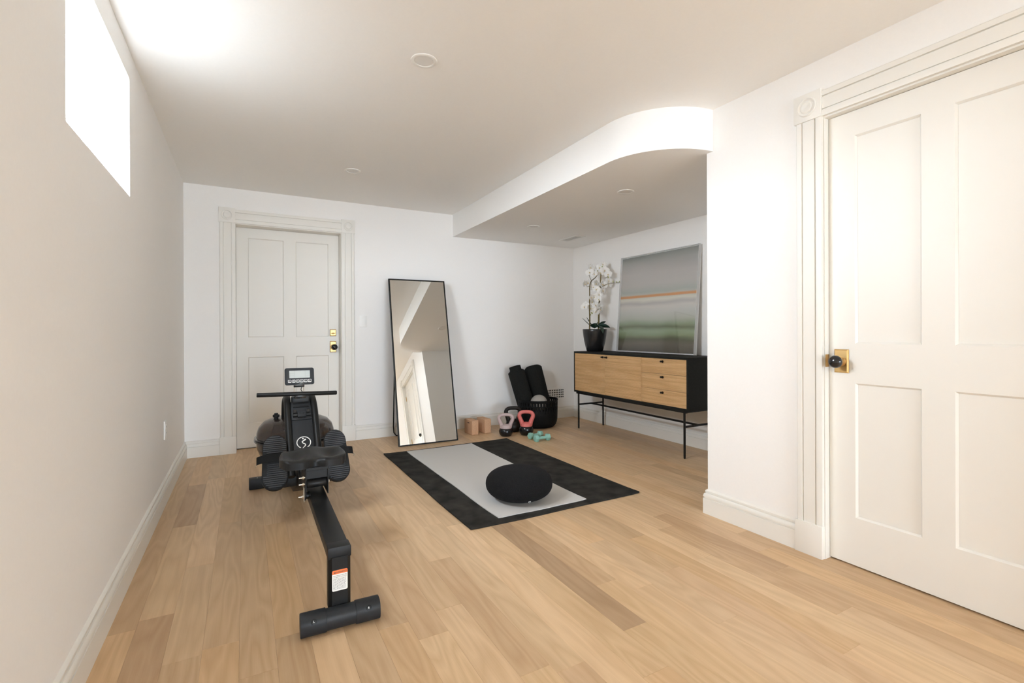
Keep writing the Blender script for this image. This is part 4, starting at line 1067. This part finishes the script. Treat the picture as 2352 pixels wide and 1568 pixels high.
ad = n.new('ShaderNodeMath'); ad.operation = 'ADD'; l.new(m2.outputs[0], ad.inputs[0]); l.new(m1.outputs[0], ad.inputs[1]); l.new(ad.outputs[0], rs.inputs[0])
ro = n.new('ShaderNodeValToRGB'); co_ = ro.color_ramp
for el_, (p, v_) in zip([co_.elements[0], co_.elements[1]]+[co_.elements.new(0.5) for _ in range(2)], ((0.583, 0), (0.590, 1), (0.606, 1), (0.616, 0))): pass
co_.elements[0].position = 0.0; els = co_.elements
for i_, (p, v_) in enumerate(((0.548, 0), (0.558, 1), (0.573, 1), (0.586, 0))): els[i_].position = p; els[i_].color = (v_, v_, v_, 1)
m3 = n.new('ShaderNodeMath'); m3.operation = 'MULTIPLY_ADD'; m3.inputs[1].default_value = 0.12; l.new(m1.outputs[0], m3.inputs[0]); l.new(m2.outputs[0], m3.inputs[2]); l.new(m3.outputs[0], ro.inputs[0])
mx = n.new('ShaderNodeMix'); mx.data_type = 'RGBA'; mx.inputs[7].default_value = (0.62, 0.29, 0.11, 1)
l.new(ro.outputs[0], mx.inputs[0]); l.new(rs.outputs[0], mx.inputs[6]); l.new(mx.outputs[2], b.inputs['Base Color']); b.inputs['Roughness'].default_value = 0.5
canvas.data.materials.append(pm_)

# ------------------------------------------------------------------ potted orchid
OC = Vector((3.470, 4.338, SZ1+0.0006))
orc = thing('potted_orchid', 'white orchid with two tall stems in a black tapered pot on the sideboard', 'potted orchid', OC)
mb = MB(); mb.lathe([(0.0006, 0.0), (0.083, 0.0), (0.090, 0.004), (0.104, 0.05), (0.118, 0.11), (0.128, 0.17), (0.134, 0.225), (0.1355, 0.247), (0.1325, 0.250), (0.1290, 0.247), (0.126, 0.215), (0.0006, 0.212)], (0, 0, 0), 48)
mb.build('pot', 'pot', orc, ang=50)
mb = MB(); mb.lathe([(0.1255, 0.213), (0.12, 0.222), (0.08, 0.232), (0.0006, 0.236)], (0, 0, 0), 32); mb.build('moss', 'soil', orc)
vr = Vector((rt.x, rt.y, 0)).normalized(); vf = Vector((fw.x, fw.y, 0)).normalized()   # across / away from the viewer at the door
def op(a, h, d=0.0): return vr*a+vf*d+Vector((0, 0, h))
SC = 5.49/1111.03/6.817      # metres per measured unit (6.817 units = one photo pixel) at the pot
def zp(x, y, d=0.0): return op((x-313)*SC, 1.1+(761.35*6.817-590*6.817-y)*SC*0.992-OC.z+0.002, d)
stems = [smooth_path([zp(228, 1150, -0.02), zp(232, 1000, -0.02), zp(228, 800, -0.02), zp(232, 620, -0.02), zp(236, 470, -0.01), zp(262, 390, -0.01), zp(330, 330, 0.0), zp(400, 220, 0.0), zp(432, 170, 0.0)], 5),
         smooth_path([zp(378, 1150, 0.02), zp(382, 950, 0.02), zp(386, 800, 0.02), zp(400, 600, 0.02), zp(408, 420, 0.01), zp(414, 300, 0.01), zp(432, 215, 0.01), zp(490, 240, 0.02), zp(530, 330, 0.02)], 5),
         smooth_path([zp(405, 520, 0.01), zp(450, 470, 0.0), zp(530, 430, -0.01), zp(600, 425, -0.01), zp(725, 415, -0.02)], 4),
         smooth_path([zp(236, 470, -0.01), zp(200, 480, 0.0), zp(180, 440, 0.01)], 3),
         smooth_path([zp(262, 390, -0.01), zp(225, 290, 0.0), zp(205, 200, 0.01), zp(250, 135, 0.01)], 4)]
for k, p in enumerate(stems):
    mb = MB(); n_ = len(p); r0_ = (0.0085, 0.0105, 0.0035, 0.003, 0.003)[k]
    mb.tube(p, [r0_*(1-0.62*i/(n_-1)) for i in range(n_)], 8); mb.build('stem', 'stem', orc)
def leaf(p0, dirv, length, width, bend, roll=0.0, nm='leaf'):
    mb = MB(); p0 = Vector(p0); d = Vector(dirv).normalized(); side = d.cross(Vector((0, 0, 1))).normalized(); upv = side.cross(d)
    side, upv = side*math.cos(roll)+upv*math.sin(roll), upv*math.cos(roll)-side*math.sin(roll)
    rings = []
    for k in range(9):
        f = k/8; wd = width*(math.sin(math.pi*min(1, 0.10+0.90*f))**0.7)*(1 if f < 0.98 else 0.25)
        c = p0+d*(length*f)-Vector((0, 0, 1))*(bend*f*f)
        rings.append([c-side*wd+upv*wd*0.25, c, c+side*wd+upv*wd*0.25, c+side*wd*0.97+upv*(wd*0.25-0.002), c-upv*0.003, c-side*wd*0.97+upv*(wd*0.25-0.002)])
    mb.loft(rings); return mb.build(nm, 'leaf', orc, ang=60)
leaf(zp(350, 1110, -0.03), vr*0.25-vf*0.75+Vector((0, 0, 0.55)), 0.155, 0.034, 0.165, 0.5)
leaf(zp(360, 1120), vr*0.95+vf*0.2+Vector((0, 0, 0.95)), 0.140, 0.027, 0.03, 0.9)
leaf(zp(380, 1105, -0.02), vr*1.0-vf*0.5+Vector((0, 0, 0.30)), 0.130, 0.030, 0.045, 0.9)
leaf(zp(330, 1125), -vr*0.55-vf*0.3+Vector((0, 0, 0.8)), 0.105, 0.036, 0.045, -0.9)
leaf(zp(340, 1115, 0.02), vr*0.15+vf*0.5+Vector((0, 0, 0.75)), 0.110, 0.038, 0.04, 0.8)
leaf(zp(410, 1115), vr*0.8+vf*0.4+Vector((0, 0, 0.5)), 0.110, 0.026, 0.05, 1.0)
leaf(zp(280, 1120), -vr*1.0-vf*0.1+Vector((0, 0, 0.75)), 0.145, 0.008, -0.02, 0.6)
leaf(zp(290, 1120), -vr*0.7+vf*0.4+Vector((0, 0, 1.1)), 0.135, 0.007, -0.01, 0.6)
# one blossom mesh shared by all: three sepals, two wide petals
def petal(mb, ang, ln, wd, cup):
    rings = []
    d = Vector((math.cos(ang), math.sin(ang), 0)); s = Vector((-math.sin(ang), math.cos(ang), 0)); zv = Vector((0, 0, 1))
    for k in range(6):
        f = k/5; w_ = wd*math.sin(math.pi*(0.12+0.80*f))
        c = d*(0.004+ln*f)+zv*(cup*math.sin(f*2.4)*0.5)
        rings.append([c-s*w_+zv*0.0015, c+zv*0.0035, c+s*w_+zv*0.0015, c+s*w_, c+zv*0.001, c-s*w_])
    mb.loft(rings)
mb = MB()
for a_, ln, wd in ((90, 0.034, 0.014), (210, 0.033, 0.013), (330, 0.033, 0.013), (12, 0.036, 0.021), (168, 0.036, 0.021)): petal(mb, math.radians(a_), ln, wd, 0.012)
proto = mb.build('blossom', 'petal', orc, ang=60); bmesh_me = proto.data
mb = MB(); mb.lathe([(0.0006, -0.001), (0.007, 0.003), (0.005, 0.011), (0.0006, 0.014)], (0, -0.004, 0), 8); lip0 = mb.build('lip', 'lip', proto); lip_me = lip0.data
frnd = random.Random(21)
spots = [(245, 185), (265, 225), (300, 285), (235, 255), (215, 415), (150, 440), (325, 435), (345, 520), (300, 480), (445, 125), (400, 175), (470, 225), (520, 290), (405, 265), (535, 385), (470, 450), (430, 545), (430, 440), (540, 440),
         (255, 650), (310, 640), (380, 605), (275, 715), (335, 765), (395, 790), (245, 820), (300, 825), (330, 870), (400, 840), (375, 680), (180, 765), (150, 795)]
for k, (x, y) in enumerate(spots):
    p = zp(x, y, frnd.uniform(-0.035, 0.03))
    if k == 0: o, lp = proto, lip0
    else:
        o = proto.copy(); COL.objects.link(o); lp = lip0.copy(); COL.objects.link(lp); lp.parent = o
    yaw = frnd.uniform(-0.9, 0.9); face = (-vf*math.cos(yaw)+vr*math.sin(yaw)+Vector((0, 0, frnd.uniform(-0.5, 0.15)))).normalized()
    xd = face.cross(Vector((0, 0, 1))) * -1
    fmx = frame_mtx(p, xd, Vector((0, 0, 1)))
    if (fmx.to_3x3() @ Vector((0, 0, 1))).dot(face) < 0: fmx = frame_mtx(p, -xd, Vector((0, 0, 1)))
    sc = frnd.uniform(1.05, 1.35)
    o.matrix_local = fmx @ Matrix.Rotation(frnd.uniform(-0.5, 0.5), 4, 'Z') @ Matrix.Scale(sc, 4)
for x, y in ((600, 405), (655, 408), (700, 405), (725, 412), (430, 165), (360, 235), (525, 335), (250, 140), (260, 890), (245, 920), (275, 895)):
    mb = MB(); c = zp(x, y, -0.01); mb.lathe([(0.0006, -0.011), (0.006, -0.006), (0.0075, 0.0), (0.005, 0.008), (0.0006, 0.012)], c, 8); mb.build('bud', 'bud', orc)
